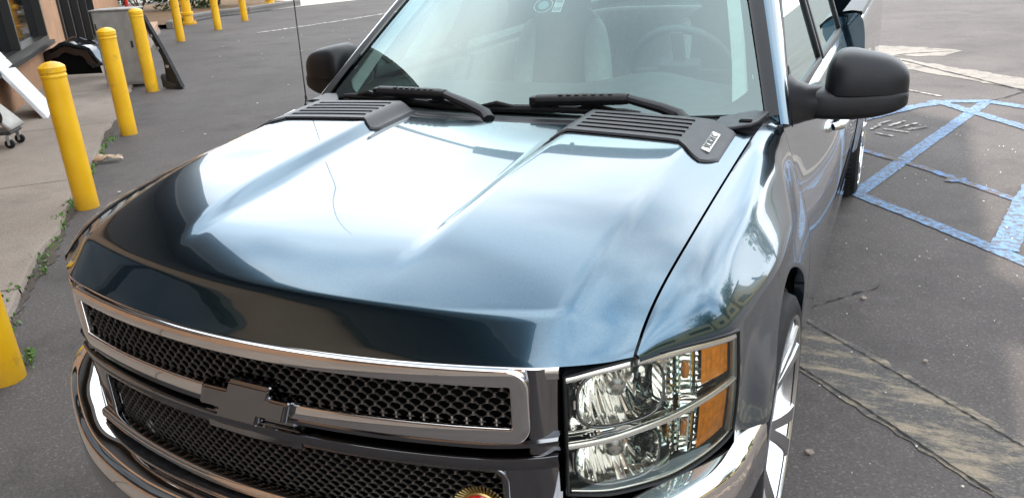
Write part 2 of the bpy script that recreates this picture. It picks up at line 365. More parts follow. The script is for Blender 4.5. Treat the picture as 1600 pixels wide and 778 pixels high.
# ------------------------------------------------------------------ shop, sidewalk
NW = Vector((.70711, .70711, 0)); AW = Vector((-.70711, .70711, 0))
def SW(s, w, z=0): return NW*(w-2.425) + AW*s + Vector((0, 0, z))
def swbox(b, s0, s1, w0, w1, z0, z1):
    v = [SW(s, w, z) for s in (s0, s1) for w in (w0, w1) for z in (z0, z1)]
    b.add(v, [(0,1,3,2),(4,6,7,5),(0,4,5,1),(2,3,7,6),(0,2,6,4),(1,5,7,3)]); return b
# sidewalk slabs (separate pours with joints)
walk = empty('sidewalk'); walk['kind'] = 'structure'
JS = [-9, -6.4, -3.9, -1.5, .9, 3.3, 5.75, 8.2, 10.75, 13.2, 15.6, 18.3, 21.5]
for i in range(len(JS)-1):
    s0, s1 = JS[i]+.006, JS[i+1]-.006
    n = 14; top = []; edge = []
    for k in range(n+1):
        s = lerp(s0, s1, k/n); w = 1.20+.022*math.sin(s*3.1)+random.uniform(-.02, .015)
        edge.append(SW(s, w, .035))
    rows = [[SW(lerp(s0, s1, k/n), -2.4 if 14 < lerp(s0, s1, k/n) < 19 else -.3, .036) for k in range(n+1)], [e+NW*-.02+Vector((0, 0, .002)) for e in edge], edge, [e+NW*.012+Vector((0, 0, -.06)) for e in edge]]
    MB().rows(rows, flip=True).build('slab', M['concrete'], walk, smooth=False)
MB().rows([[SW(-9, -.3, .012), SW(21.5, -.3, .012)], [SW(-9, 1.17, .012), SW(21.5, 1.17, .012)]], flip=True).build('joint_bed', M['tar'], walk)

shop = empty('shop_building', SW(8, 0)); shop['label'] = 'tan stucco shop with dark windows along the sidewalk'; shop['category'] = 'building'
inv = Matrix.Translation(-SW(8, 0))
def sp(o):
    o.parent = shop; o.matrix_parent_inverse = inv; return o
S0, S1, HT = -4.66, 24.0, 6.8
openings = [(-3.7, -1.2, .75, 2.5), (0.2, 3.3, .60, 2.5), (4.2, 5.4, .04, 2.4), (6.6, 12.72, .58, 2.5), (14.3, 18.6, .04, 2.5)]
wb = MB(); cur = S0
for (a, b, z0, z1) in openings:
    swbox(wb, cur, a, -.28, 0, -.1, HT)
    if z0 > .1: swbox(wb, a, b, -.28, 0, -.1, z0)
    swbox(wb, a, b, -.28, 0, z1, HT); cur = b
swbox(wb, cur, S1, -.28, 0, -.1, HT)
swbox(wb, S0, S0+.28, -9, -.28, -.1, HT); swbox(wb, S1-.28, S1, -9, -.28, -.1, HT); swbox(wb, S0, S1, -9.28, -9, -.1, HT)
sp(wb.build('wall', M['stucco'], smooth=False))
sp(swbox(MB(), S0+.3, S1-.3, -8.99, -.3, 6.0, 6.2).build('roof', M['kerb'], smooth=False))
M['fascia'] = mat('brown_fascia', (.055, .038, .028), .7, var=.2, vscale=6)
sp(swbox(MB(), S0-.1, S1+.1, .12, .55, 4.42, 4.51).build('awning', M['fascia'], smooth=False))
M['added_facade'] = mat('added_facade_brown', (.030, .024, .021), .85, var=.3, vscale=8, bump=.5, bscale=14)  # unseen dark upper facade, added to darken what the hood nose reflects
for i_ in range(11):
    z_ = 3.30+i_*.315
    sp(swbox(MB(), S0+.0, S1, .004, .10-.004*i_, z_, z_+.33).build('added_dark_course', M['added_facade'], smooth=False))
sp(swbox(MB(), S0-.05, S1+.05, -.33, .06, HT+.002, HT+.12).build('parapet_cap', M['fascia'], smooth=False))
M['win_frame'] = mat('dark_bronze_frame', (.035, .032, .030), .4, .4)
M['shop_glass'] = mat('dark_shop_glass', (.006, .007, .008), .04, spec=.6)
M['shop_floor'] = mat('shop_interior', (.03, .025, .022), .8)
for (a, b, z0, z1) in openings:
    door = z0 < .1
    fr = MB(); t = .07
    swbox(fr, a, a+t, -.12, .035, z0, z1); swbox(fr, b-t, b, -.12, .035, z0, z1); swbox(fr, a+t, b-t, -.12, .035, z1-t, z1); swbox(fr, a+t, b-t, -.12, .035, z0, z0+t)
    nm = max(1, int(round((b-a)/(1.1 if door else 2.05))))
    for k in range(1, nm):
        c_ = lerp(a, b, k/nm); swbox(fr, c_-.03, c_+.03, -.12, .03, z0+t, z1-t)
    p = sp(fr.build('door_frame' if door else 'window_frame', M['win_frame'], smooth=False))
    for k in range(nm):
        g = swbox(MB(), lerp(a, b, k/nm)+.02, lerp(a, b, (k+1)/nm)-.02, -.10, -.08, z0+.02, z1-.02).build('pane', M['shop_glass'], smooth=False)
        g.parent = p
    if not door:
        g = swbox(MB(), a-.04, b+.04, .002, .10, z0-.06, z0-.002).build('window_sill', M['win_frame'], smooth=False); g.parent = p
# far end: planter with kerb, bushes, pale driveway and white building
pl = [(-14.6, 13.3), (-15.45, 14.7), (-15.60, 15.8), (-15.25, 16.6), (-15.15, 18.7)]
planter = empty('planter'); tag(planter, 'low planting bed with grey kerb and brown mulch at the far end of the shop', 'planter')
poly('mulch_bed', pl+[(-19.5, 20.8), (-22.5, 17), (-17.6, 12.4)], .10, M['mulch'], planter)
for i in range(len(pl)-1):
    a, b = Vector((*pl[i], 0)), Vector((*pl[i+1], 0)); t = (b-a).normalized(); n_ = Vector((-t.y, t.x, 0))
    kb = MB(); kb.extrude([a+n_*.02+t*.01, b+n_*.02-t*.01, b+n_*.18-t*.01, a+n_*.18+t*.01], (0, 0, .17)); o = bevel(kb.build('kerb_stone', M['kerb'], planter, smooth=False), .02)
poly('pale_driveway', [(-15.2, 17.3), (-14.9, 18.6), (-13.4, 21.9), (-10.5, 28), (-6, 40), (-40, 60), (-24, 24), (-19, 20.6), (-15.35, 18.8)], .006, M['apron'], kind='structure')
pk = MB(); swbox(pk, 18.35, 20.1, .1, 1.15, .0, .17); tag(bevel(pk.build('concrete_ramp', M['pink_conc'], smooth=False), .02), 'pinkish raised concrete landing beyond the grey cabinet', 'landing')

# ------------------------------------------------------------------ foliage
def leaf_mat(name, a, b):
    m = mat(name, a, .6, col2=b, vscale=2.2, spec=.3); return m
M['leaf_dark'] = leaf_mat('dark_leaf', (.022, .045, .016), (.055, .095, .03))
M['leaf_mid'] = leaf_mat('mid_leaf', (.04, .075, .022), (.10, .15, .045))
M['leaf_fresh'] = leaf_mat('fresh_leaf', (.07, .15, .03), (.13, .24, .05))
M['bark'] = mat('bark', (.09, .065, .045), .9, var=.3, vscale=10, bump=.6, bscale=30)
def crown(name, c, rad, n, size, m, parent, clumps=14, seed=1, loc=None):
    R = random.Random(seed); b = MB(); cl = []
    for k in range(clumps):
        d = Vector((R.gauss(0, 1), R.gauss(0, 1), R.gauss(0, .8))).normalized()*R.uniform(.35, .95)
        cl.append((Vector((d.x*rad[0], d.y*rad[1], d.z*rad[2])), R.uniform(.22, .42)))
    V = []; F = []
    for k in range(n):
        cc_, cr_ = R.choice(cl); d = Vector((R.gauss(0, 1), R.gauss(0, 1), R.gauss(0, 1))).normalized()*(R.random()**.45)
        p = Vector(c)+cc_+Vector((d.x*rad[0], d.y*rad[1], d.z*rad[2]))*cr_*1.25
        ax = Vector((R.gauss(0, 1), R.gauss(0, 1), R.gauss(0, 1))).normalized(); s = size*R.uniform(.6, 1.3)
        a = ax.orthogonal().normalized(); b2 = ax.cross(a); i = len(V)
        V += [p-a*s, p-b2*s*.45, p+a*s, p+b2*s*.45]; F.append((i, i+1, i+2, i+3))
    o = mesh_obj(name, V, F, m, parent, smooth=False); return o
def tree(loc, h, rad, n, size, m, label, seed, group=None, cat='tree', name='tree'):
    t = empty(name, loc); tag(t, label, cat, group)
    R = random.Random(seed); b = MB(); tr = h*.035
    b.tube([(0, 0, 0), (R.uniform(-.1, .1), R.uniform(-.1, .1), h*.3), (R.uniform(-.2, .2), R.uniform(-.2, .2), h*.62)], [tr*1.3, tr, tr*.55], 10)
    for k in range(6):
        a = k*1.05+R.random(); z0 = h*R.uniform(.28, .5); b.tube([(0, 0, z0), (math.cos(a)*rad[0]*.35, math.sin(a)*rad[1]*.35, z0+h*.14), (math.cos(a)*rad[0]*.7, math.sin(a)*rad[1]*.7, z0+h*.26)], [tr*.5, tr*.33, tr*.12], 7)
    b.build('trunk', M['bark'], t)
    crown('crown', (0, 0, h-rad[2]*.95), rad, n, size, m, t, 18, seed)
    return t
def bush(loc, rad, n, size, m, label, seed):
    t = empty('bush', loc); tag(t, label, 'bush')
    b = MB()
    for k in range(5):
        a = k*1.26; b.tube([(0, 0, 0), (math.cos(a)*rad[0]*.4, math.sin(a)*rad[1]*.4, rad[2]*.9)], [.03, .01], 6)
    b.build('stem', M['bark'], t); crown('crown', (0, 0, rad[2]), rad, n, size, m, t, 14, seed); return t
M['grey_silver'] = mat('dull_silver', (.36, .35, .33), .35, .7)
# ================================================================== the pickup truck (front at y=0, rear towards +y)
truck = empty('pickup_truck', (0, 0, 0))
tag(truck, 'blue metallic pickup truck with chrome mesh grille and black mirrors', 'pickup truck')
def y0(x):
    a = abs(x); return .25*a*a + 1.3*max(0, a-.6)**2
plat = pchip([-.02, 0, .02, .045, .062, .072, .085, .125, .235, .455, .8, 1.1, 1.4], [.99, 1.028, 1.0545, 1.0855, 1.1055, 1.1135, 1.119, 1.133, 1.163, 1.2, 1.228, 1.242, 1.25])
xg_f = pchip([.1, .2, .3, .55, .9, 1.25, 1.5], [.785, .787, .792, .802, .808, .812, .82])      # hood/fender joint, half width
zg_f = pchip([.1, .2, .25, .3, .4, .55, .9, 1.25, 1.5], [1.005, 1.034, 1.066, 1.089, 1.115, 1.138, 1.172, 1.196, 1.21])
def yr(x): return 1.135 + .11*(x/.8)**2
def hood_z(x, y):
    a = abs(x); d = y-y0(x); v = min(max(d/1.1, 0), 1)
    z = plat(d)
    z += .012*(1-min(1, (a/.7)**2))*sm(d, 0, .3)
    xr = .305+.03*v
    z -= .030*sm(d, .10, .5)*(1-sm(a, xr-.040, xr+.012))
    xo = .655+.045*v
    xg = xg_f(y)
    if a > xo:
        q = min((a-xo)/(xg-xo), 1.0); zedge = max(zg_f(y), 1.026)
        z = lerp(z, min(zedge, z), q**1.25*(1.6-.6*q))
    return z
# ---- hood
ds = [0, .006, .012, .02, .028, .036, .044, .052, .060, .068, .077, .087, .10, .12, .15, .185, .22]+[.22+.9*k/26 for k in range(1, 27)]
us = sorted(set([round(-1+2*k/96, 5) for k in range(97)]))
rows = []
def hood_pt(u, t):
    # t index into depth fraction 0..1 (ds/1.12)
    x = u*.8
    for _ in range(4):
        y = y0(x)+t*(yr(x)-y0(x)); x = u*(xg_f(y)-.003)
    return Vector((x, y, hood_z(x, y)))
for d in ds:
    t = d/1.12
    row = [hood_pt(u, t) for u in us]
    row = [row[0]+Vector((.004, 0, -.035))] + row + [row[-1]+Vector((-.004, 0, -.035))]
    rows.append(row)
first = [p+Vector((0, .012, -.006)) for p in rows[0]]; rows = [[p+Vector((0, .03, -.03)) for p in first], first]+rows
last = [p+Vector((0, 0, -.02)) for p in rows[-1]]; rows.append(last); rows.append([p+Vector((0, -.03, -.01)) for p in last])
hood = MB().rows(rows).build('hood', M['paint'], truck, angle=60)
# ---- louvred black trim panels on the hood
def louvre_panel(s):
    xin, xout = .288, .772
    xs = [xin, .294, .30, .308, .318, .33, .345, .36, .3615, .40, .44, .48, .52, .56, .60, .64, .6615, .663, .675, .69, .705, .72, .735, .75, .763, xout]
    def yf(x):
        base = .985
        if x > .66: q = (x-.66)/(xout-.66); return base-.07*math.sin(min(q*1.5, 1)*math.pi/2)+(.06*max(0, q-.72)/.28)**1.0*1.0
        if x < .34: q = (.34-x)/(.34-xin); return base-.024*math.sin(min(q*1.5, 1)*math.pi/2)+.03*max(0, q-.7)/.3
        return base
    yrr = 1.205
    qs = [(0, 0), (.015, 1), (.09, 1)]
    for k in range(5):
        a = .13+k*.168; w = .062
        qs += [(a-.012, 1.25), (a, .0), (a+w, .0), (a+w+.012, .7)]
    qs += [(.97, 1), (1.0, 1), (1.002, 0)]
    R = []
    for (q, h) in qs:
        row = []
        for i, x in enumerate(xs):
            y = yf(x)+(yrr-yf(x))*q
            slot = .3605 < x < .6625
            hh = h if (slot or q in (0, 1.002)) else 1
            if i in (0, len(xs)-1): hh = -.2
            row.append(Vector((s*x, y, hood_z(x, y)+.002+.0060*hh)))
        R.append(row)
    return MB().rows(R, flip=s < 0).build('hood_louvre_panel', M['grey_plastic'], truck, angle=28)
lp = {s: louvre_panel(s) for s in (1, -1)}
for s in (1, -1):   # slot beds and far walls in black, painting the shade inside the slots
    for k in range(5):
        a = .13+k*.168
        R = [[Vector((s*x, .985+.22*q, hood_z(x, .985+.22*q)+h)) for x in (.363, .42, .5, .58, .661)] for q, h in ((a+.002, .0030), (a+.050, .0030), (a+.056, .0094), (a+.066, .0094))]
        MB().rows(R, flip=s < 0).build('louvre_slot_shade', M['void'], lp[s])
def text_mesh(name, body, size, m, parent, mw, extrude=.001):
    cu = bpy.data.curves.new(name, 'FONT'); cu.body = body; cu.size = size; cu.extrude = extrude; cu.align_x = 'CENTER'; cu.align_y = 'CENTER'
    o = bpy.data.objects.new(name, cu); COL.objects.link(o); bpy.context.view_layer.update()
    dg = bpy.context.evaluated_depsgraph_get(); me = bpy.data.meshes.new_from_object(o.evaluated_get(dg)); bpy.data.objects.remove(o)
    me.materials.clear(); me.materials.append(m); q = bpy.data.objects.new(name, me); COL.objects.link(q); q.parent = parent; q.matrix_local = mw; return q
def frame_mat(o, ex, ez):
    ex = Vector(ex).normalized(); ez = Vector(ez); ez = (ez-ex*ez.dot(ex)).normalized(); ey = ez.cross(ex)
    return Matrix(((ex.x, ey.x, ez.x, o[0]), (ex.y, ey.y, ez.y, o[1]), (ex.z, ey.z, ez.z, o[2]), (0, 0, 0, 1)))
for s in (1, -1):
    xa = .735; p = Vector((s*xa, .985, hood_z(xa, .985)+.0105)); p2 = Vector((s*xa, 1.105, hood_z(xa, 1.105)+.0125)); po = Vector((s*(xa+.02), .985, hood_z(xa+.02, .985)+.0125))
    ex = (p2-p)*s; nz = ex.cross((po-p)*s); nz = nz if nz.z > 0 else -nz
    fm = frame_mat((p+p2)/2, ex, nz)
    b = MB().box((0, 0, 0), (.140, .024, .005)); bd = bevel(b.build('engine_badge', M['satin_silver'], lp[s], smooth=False), .002); bd.matrix_local = fm
    text_mesh('badge_lettering', 'VORTEC', .028, M['gloss_black'], lp[s], fm @ Matrix.Translation((0, 0, .0036)), .0008)
# ---- fenders
YC, ZC, RA = .97, .41, .475
zm_f = pchip([.15, .2, .30, .42, .6, .8, 1.0, 1.45], [1.005, 1.018, 1.018, 1.003, .995, .995, .99, .99])
xm_f = pchip([.15, .2, .30, .42, .6, .8, 1.0, 1.2, 1.45], [.765, .796, .868, .930, .950, .962, .957, .944, .932])
side_prof = pchip([.20, .30, .45, .60, .72, .85, .95, 1.03, 1.12, 1.20], [.925, .940, .960, .975, .980, .968, .946, .918, .888, .858])
def fender(s):
    ysf = [.195+.005*k for k in range(1, 5)]+[.215+.0105*k for k in range(1, 21)]; ysf = [y for y in ysf if y < .424]+[.424]
    yss = [.424+.0205*k for k in range(1, 51)]; NU, NL = 22, 26
    up = []
    for y in ysf+yss:
        xg, zg = xg_f(y)+.003, zg_f(y); xm, zm = xm_f(y), zm_f(y); col = [Vector((s*(xg-.001), y, zg-.035))]
        for k in range(NU+1):
            a = k/NU*math.pi/2; e = .92
            px = xg+(xm-xg)*(math.sin(a)**e); pz = zm+(zg-zm)*(math.cos(a)**1.45)
            W_ = sm(y, .35, .7)*(1-sm(y, 1.0, 1.24)); t_ = k/NU
            px += W_*(.011*math.exp(-((t_-.84)/.14)**2)-.007*math.exp(-((t_-.50)/.17)**2))
            W2 = sm(y, 1.12, 1.449); tt = t_**.8; pz2 = lerp(zg, zm, tt); px2 = lerp(xg, side_prof(min(pz2, 1.2)), sm(tt, 0, .12))
            col.append(Vector((s*lerp(px, px2, W2), y, lerp(pz, pz2, W2))))
        up.append(col)
    b = MB(); b.rows(up, flip=s > 0)
    lo = []
    for y in [.424]+yss:
        dy_ = abs(y-YC); zb = ZC+math.sqrt(max(RA*RA-dy_*dy_, 0)) if dy_ < RA else .30
        front = y < YC
        if front: zb = max(zb, .70 if dy_ > .40 else 0)
        else: zb = max(zb, .33)
        xm, zm = xm_f(y), zm_f(y); col = []
        for k in range(NL+1):
            z = lerp(zm, zb, k/NL); q = k/NL
            base = side_prof(z); w = lerp(sm(zm-z, 0, .22), 1.0, sm(y, 1.12, 1.449))
            rr = math.hypot(y-YC, z-ZC); fl = .013*(1-sm(rr, RA+.0, RA+.22))*(1-sm(y, 1.05, 1.44))
            x = lerp(xm, base, w)+fl*w
            x = lerp(min(.940, x), x, sm(y, .42, .58))
            if q > .94: x -= .004*(q-.94)/.06
            col.append(Vector((s*x, y, z)))
        col.append(col[-1]+Vector((-s*.03, 0, 0))); lo.append(col)
    b.rows(lo, flip=s > 0)
    o = b.build('fender', M['paint'], truck, angle=60)
    # weld the shared seam so shading runs through
    import bmesh
    bm = bmesh.new(); bm.from_mesh(o.data); bmesh.ops.remove_doubles(bm, verts=bm.verts, dist=.0004); bm.to_mesh(o.data); bm.free()
    # inner wheel well
    wl = []
    for k in range(25):
        a = math.pi*k/24; wl.append([Vector((s*.955, YC-(RA+.012)*math.cos(a), ZC+(RA+.012)*math.sin(a))), Vector((s*.55, YC-(RA+.012)*math.cos(a), ZC+(RA+.012)*math.sin(a)))])
    MB().rows(wl).build('wheel_well', M['void'], o)
    return o
for s in (1, -1): fender(s)
# black core added to block light leaks through the engine bay and floor
core = MB()
R = []
for y, k_ in ((.2, .60), (.35, .66), (.48, .9), (.6, 1), (.9, 1), (1.15, 1), (1.42, 1)):
    R.append([Vector((x*k_, y, min(hood_z(x*k_, min(y, yr(x*k_)-.01)), zg_f(y)+.02)-.05)) for x in (-.83, -.7, -.4, 0, .4, .7, .83)])
core.rows(R)
core.rows([[Vector((-.56, .15, 1.0)), Vector((.56, .15, 1.0))], [Vector((-.56, .17, .35)), Vector((.56, .17, .35))]])
core.box((0, 1.45, .72), (1.66, .03, .86)); core.box((0, 2.5, .36), (1.80, 2.2, .10)); core.box((0, .95, .50), (1.0, 1.5, .3)); core.box((0, 4.8, .5), (1.0, 2.1, .18))
for s in (1, -1): core.box((s*.60, .26, .8), (.02, .12, .4)); core.box((s*.80, .55, .76), (.25, .02, .4))
core.build('light_block_core', M['void'], truck, smooth=False)

# ---- grille
def gn(p): return Vector((-(.5*p[0]), 0, 0))*0 + Vector((.5*p[0], -1, 0)).normalized()
grille = empty('grille', (0, 0, 0), truck)
def gy(x, off=0): return .25*x*x+off
def ring(x1, z0, z1, rad, off, n=7, nx=40, x0=None, lean=0.0):
    x0 = -x1 if x0 is None else x0; P = []
    def add(x, z): P.append((x, gy(x, off), z))
    for k in range(nx+1): add(lerp(x0+rad, x1-rad, k/nx), z0)
    for k in range(1, n): a = -math.pi/2+math.pi/2*k/n; add(x1-rad+rad*math.cos(a), z0+rad+rad*math.sin(a))
    for k in range(5): add(x1, lerp(z0+rad, z1-rad, k/4))
    for k in range(1, n): a = math.pi/2*k/n; add(x1-rad+rad*math.cos(a), z1-rad+rad*math.sin(a))
    for k in range(nx+1): add(lerp(x1-rad, x0+rad, k/nx), z1)
    for k in range(1, n): a = math.pi/2+math.pi/2*k/n; add(x0+rad+rad*math.cos(a), z1-rad+rad*math.sin(a))
    for k in range(5): add(x0, lerp(z1-rad, z0+rad, k/4))
    for k in range(1, n): a = math.pi+math.pi/2*k/n; add(x0+rad+rad*math.cos(a), z0+rad+rad*math.sin(a))
    return P
MB().sweep(ring(.600, .884, 1.009, .022, -.005), gn, rr_sec(.036, .022, .004), closed=True).build('grille_frame', M['chrome'], grille, angle=50)
# top garnish lip running to the headlights
gar = []
for k in range(61):
    x = lerp(-.668, .668, k/60); y = y0(x); gar.append([Vector((x, y+dy_, z)) for dy_, z in ((.03, 1.029), (.004, 1.0285), (-.003, 1.027), (-.005, 1.024), (-.005, 1.014), (-.004, 1.004), (.006, 1.0))])
MB().rows(gar, flip=True).build('grille_garnish', M['chrome'], grille, angle=60)
# end caps between the mesh and the headlights
for s in (1, -1):
    R = []
    for z in (.842, .848, .87, .90, .93, .96, .99, 1.01, 1.022, 1.027):
        R.append([Vector((s*x, y0(x)+.0+e, z)) for x, e in [(lerp(.606, .666, i/14), .012-.022*math.sin(math.pi*(i/14)**.6)**.6) for i in range(15)]+[(.668, .03)]])
    MB().rows(R, flip=s < 0).build('grille_end_cap', M['dark_chrome'], grille, angle=60)
# mid band with a long slot either side of the emblem
R = []
for k in range(121):
    x = lerp(-.666, .666, k/120); a = abs(x); sl = 1.0 if a > .118 else 0.0; y = gy(x)+1.3*max(0, a-.6)**2; lift = .012*max(0, (a-.52)/.14)**1.5
    sec = [(.010, .872), (-.010, .868), (-.014, .862), (-.012, .852), (-.008 if not sl else -.004, .849), (-.006 if not sl else .022, .847), (-.006 if not sl else .022, .836), (-.010, .832), (-.016, .829), (-.016, .822), (-.010, .800), (.016, .788)]
    R.append([Vector((x, y+dy_, z+lift)) for dy_, z in sec])
MB().rows(R, flip=True).build('grille_band', M['dark_chrome'], grille, angle=40)
for s in (1, -1):   # lower corner panels
    R = []
    for z in (.63, .66, .70, .74, .78, .812):
        R.append([Vector((s*x, y0(x)+e, z)) for x, e in ((.552, .012), (.562, -.004), (.60, -.008), (.64, -.004), (.660, .004), (.664, .03))])
    MB().rows(R, flip=s < 0).build('grille_corner_panel', M['dark_chrome'], grille, angle=60)
MB().sweep(ring(.562, .648, .802, .03, .002), gn, rr_sec(.016, .024, .005), closed=True).build('lower_grille_frame', M['dark_chrome'], grille, angle=50)
MB().sweep([(x, gy(x, -.012), .648+.02*(abs(x)/.6)**2) for x in [lerp(-.60, .60, k/50) for k in range(51)]], gn, rr_sec(.030, .034, .010)).build('lower_grille_bar', M['chrome'], grille, angle=50)
def hexmesh(name, x1, z0, z1, off, px, pz, wire, lean=0.0):
    """expanded-metal sheet: flattened hexagonal openings with real strands"""
    b = MB(); nz = int((z1-z0)/pz)+2; nx = int(2*x1/px)+2
    for j in range(nz):
        for i in range(nx):
            cx = -x1+(i+(.5 if j % 2 else 0))*px; cz = z0+j*pz
            if abs(cx) > x1 or cz < z0-pz*.4 or cz > z1+pz*.4: continue
            out = []; inn = []; back = []
            for (hx, hz) in ((-.5, 0.30), (-.5, -.30), (-.16, -.62), (.16, -.62), (.5, -.30), (.5, .30), (.16, .62), (-.16, .62)):
                X, Z = cx+hx*px, cz+hz*pz*.98
                # the outer outline tiles the plane: hexagon through lattice midpoints
                out.append((X, Z))
            hexo = [(-.5, .333), (-.5, -.333), (0, -.667), (.5, -.333), (.5, .333), (0, .667)]
            o8 = []
            for (hx, hz) in hexo: o8.append((cx+hx*px, cz+hz*pz*1.5))
            hexi = [(-.40, .16), (-.40, -.16), (-.16, -.50), (.16, -.50), (.40, -.16), (.40, .16), (.16, .50), (-.16, .50)]
            i8 = [(cx+hx*px*1.06, cz+hz*pz*1.40) for hx, hz in hexi]
            O = [(cx-.5*px, cz+.5*pz*.5), (cx-.5*px, cz-.5*pz*.5), (cx-.12*px, cz-pz*.62), (cx+.12*px, cz-pz*.62), (cx+.5*px, cz-.5*pz*.5), (cx+.5*px, cz+.5*pz*.5), (cx+.12*px, cz+pz*.62), (cx-.12*px, cz+pz*.62)]
            def P(q, d): return Vector((q[0], gy(q[0], off+d), q[1]))
            v = [P(q, .0) for q in O]+[P(q, .0006) for q in i8]+[P(q, .005) for q in i8]
            f = [(k, (k+1) % 8, 8+(k+1) % 8, 8+k) for k in range(8)]+[(8+k, 8+(k+1) % 8, 16+(k+1) % 8, 16+k) for k in range(8)]
            b.add(v, f)
    return b.build(name, M['mesh_metal'], grille, angle=25)
hexmesh('grille_mesh', .592, .893, 1.004, .004, .0285, .0142, .004)
hexmesh('lower_grille_mesh', .552, .660, .792, .012, .0265, .0124, .004)
# emblem: chrome bow-tie block
def bowtie(sc_):
    w, h, H, c, k = .122, .026, .054, .052, .022
    return [(-w-k*.3, -h), (-c-k, -h), (-c-k*1.6, -H), (c-k*1.2, -H), (c-k*.6, -h), (w-k*.6, -h), (w+k*.3, h), (c+k, h), (c+k*1.6, H), (-c+k*1.2, H), (-c+k*.6, h), (-w+k*.6, h)]
EZ = .890
pts = [Vector((x+.008, -.032, EZ+z)) for x, z in bowtie(1)]
em = bevel(MB().extrude(pts, (0, .04, 0)).build('emblem', M['dark_chrome'], grille, smooth=False), .006, 3, 30)
pts = [Vector((x*.92+.008, -.0342, EZ+z*.84)) for x, z in bowtie(1)]
o = bevel(MB().extrude(pts, (0, .004, 0)).build('emblem_face', M['dark_chrome'], em, smooth=False), .0015, 2, 30)
MB().rows([[Vector((x, -.012+.25*x*x, z)) for x in (-.13, 0, .13)] for z in (.79, .80, .835)]).build('emblem_base', M['dark_chrome'], grille)
# round badge at the lower corner of the mesh
bc = Vector((.512, gy(.512)-.012, .708)); nb = gn((.512, 0, 0)); fm = frame_mat(bc, Vector((0, 0, 1)).cross(nb)*1.0, nb)
badge = MB().lathe([(0, .004), (.030, .004), (.034, .0), (.034, -.006)], 40).build('club_badge', M['red'], grille); badge.matrix_local = fm
b = MB()
for k in range(44):
    a = 2*math.pi*k/44; b.tube([(.040*math.cos(a), .040*math.sin(a), .0), (.056*math.cos(a+.07), .056*math.sin(a+.07), .004)], [.0024, .0022], 6)
bb = b.build('badge_rope_ring', M['gold'], badge)
MB().lathe([(.034, .003), (.037, .0055), (.040, .003), (.040, -.004)], 40).build('badge_rim', M['gold'], badge)
mk = MB(); mk.extrude([Vector(p) for p in ((-.020, -.014, .0045), (-.008, .002, .0045), (-.012, .012, .0045), (-.002, .008, .0045), (.010, .014, .0045), (.008, .004, .0045), (.020, -.012, .0045), (.006, -.006, .0045), (-.004, -.010, .0045))], (0, 0, .002))
mk.build('badge_relief', M['gold'], badge, smooth=False)

# ---- headlights
HP = [(.672, .128), (.705, .148), (.745, .176), (.790, .214), (.835, .260), (.873, .308), (.905, .358), (.926, .400), (.934, .424)]
_arc = [0]
for i in range(1, len(HP)): _arc.append(_arc[-1]+math.hypot(HP[i][0]-HP[i-1][0], HP[i][1]-HP[i-1][1]))
_arc = [a/_arc[-1] for a in _arc]
hx, hy = pchip(_arc, [p[0] for p in HP]), pchip(_arc, [p[1] for p in HP])
hzt = pchip([0, .2, .4, .6, .8, 1], [1.002, 1.016, 1.022, 1.020, 1.012, 1.000]); hzb = pchip([0, .25, .5, .75, 1], [.735, .722, .722, .735, .758])
def HL(s, u, t, d=0):
    uu = min(max(u, 0), 1); x, y = hx(uu), hy(uu); e = .02
    tx, ty = hx(min(uu+e, 1))-hx(max(uu-e, 0)), hy(min(uu+e, 1))-hy(max(uu-e, 0)); l = math.hypot(tx, ty); nx_, ny_ = -ty/l, tx/l     # inward
    bul = .006*math.sin(math.pi*min(max(t, 0), 1))
    z = lerp(hzb(uu), hzt(uu), t)
    return Vector((s*(x+nx_*(d-bul)), y+ny_*(d-bul), z))
def hgrid(s, u0, u1, t0, t1, nu, nt_, dfn):
    return [[HL(s, lerp(u0, u1, i/nu), lerp(t0, t1, j/nt_), dfn(lerp(u0, u1, i/nu), lerp(t0, t1, j/nt_))) for i in range(nu+1)] for j in range(nt_+1)]
bowls = [(.285, .735, .215, .205), (.270, .262, .215, .20)]
def refl_depth(u, t):
    d = .030+.012*math.sin(u*9+t*4)
    if u > .58: d = .034+.022*math.sin(min(max((u-.60)/.18, 0), 1)*math.pi)+.0018*math.sin(t*120)
    for (cu, ct, a, b_) in bowls:
        q = (abs((u-cu)/a)**3.2+abs((t-ct)/b_)**3.2)**(1/3.2)
        if q < 1: d = .034+.070*(1-q*q)+.0012*math.sin(u*130)
        elif q < 1.12: d = .012
    ds_ = abs(t-(.49+.03*(u-.3)))
    if ds_ < .03 and u < .58: d = min(d, .02)
    return d
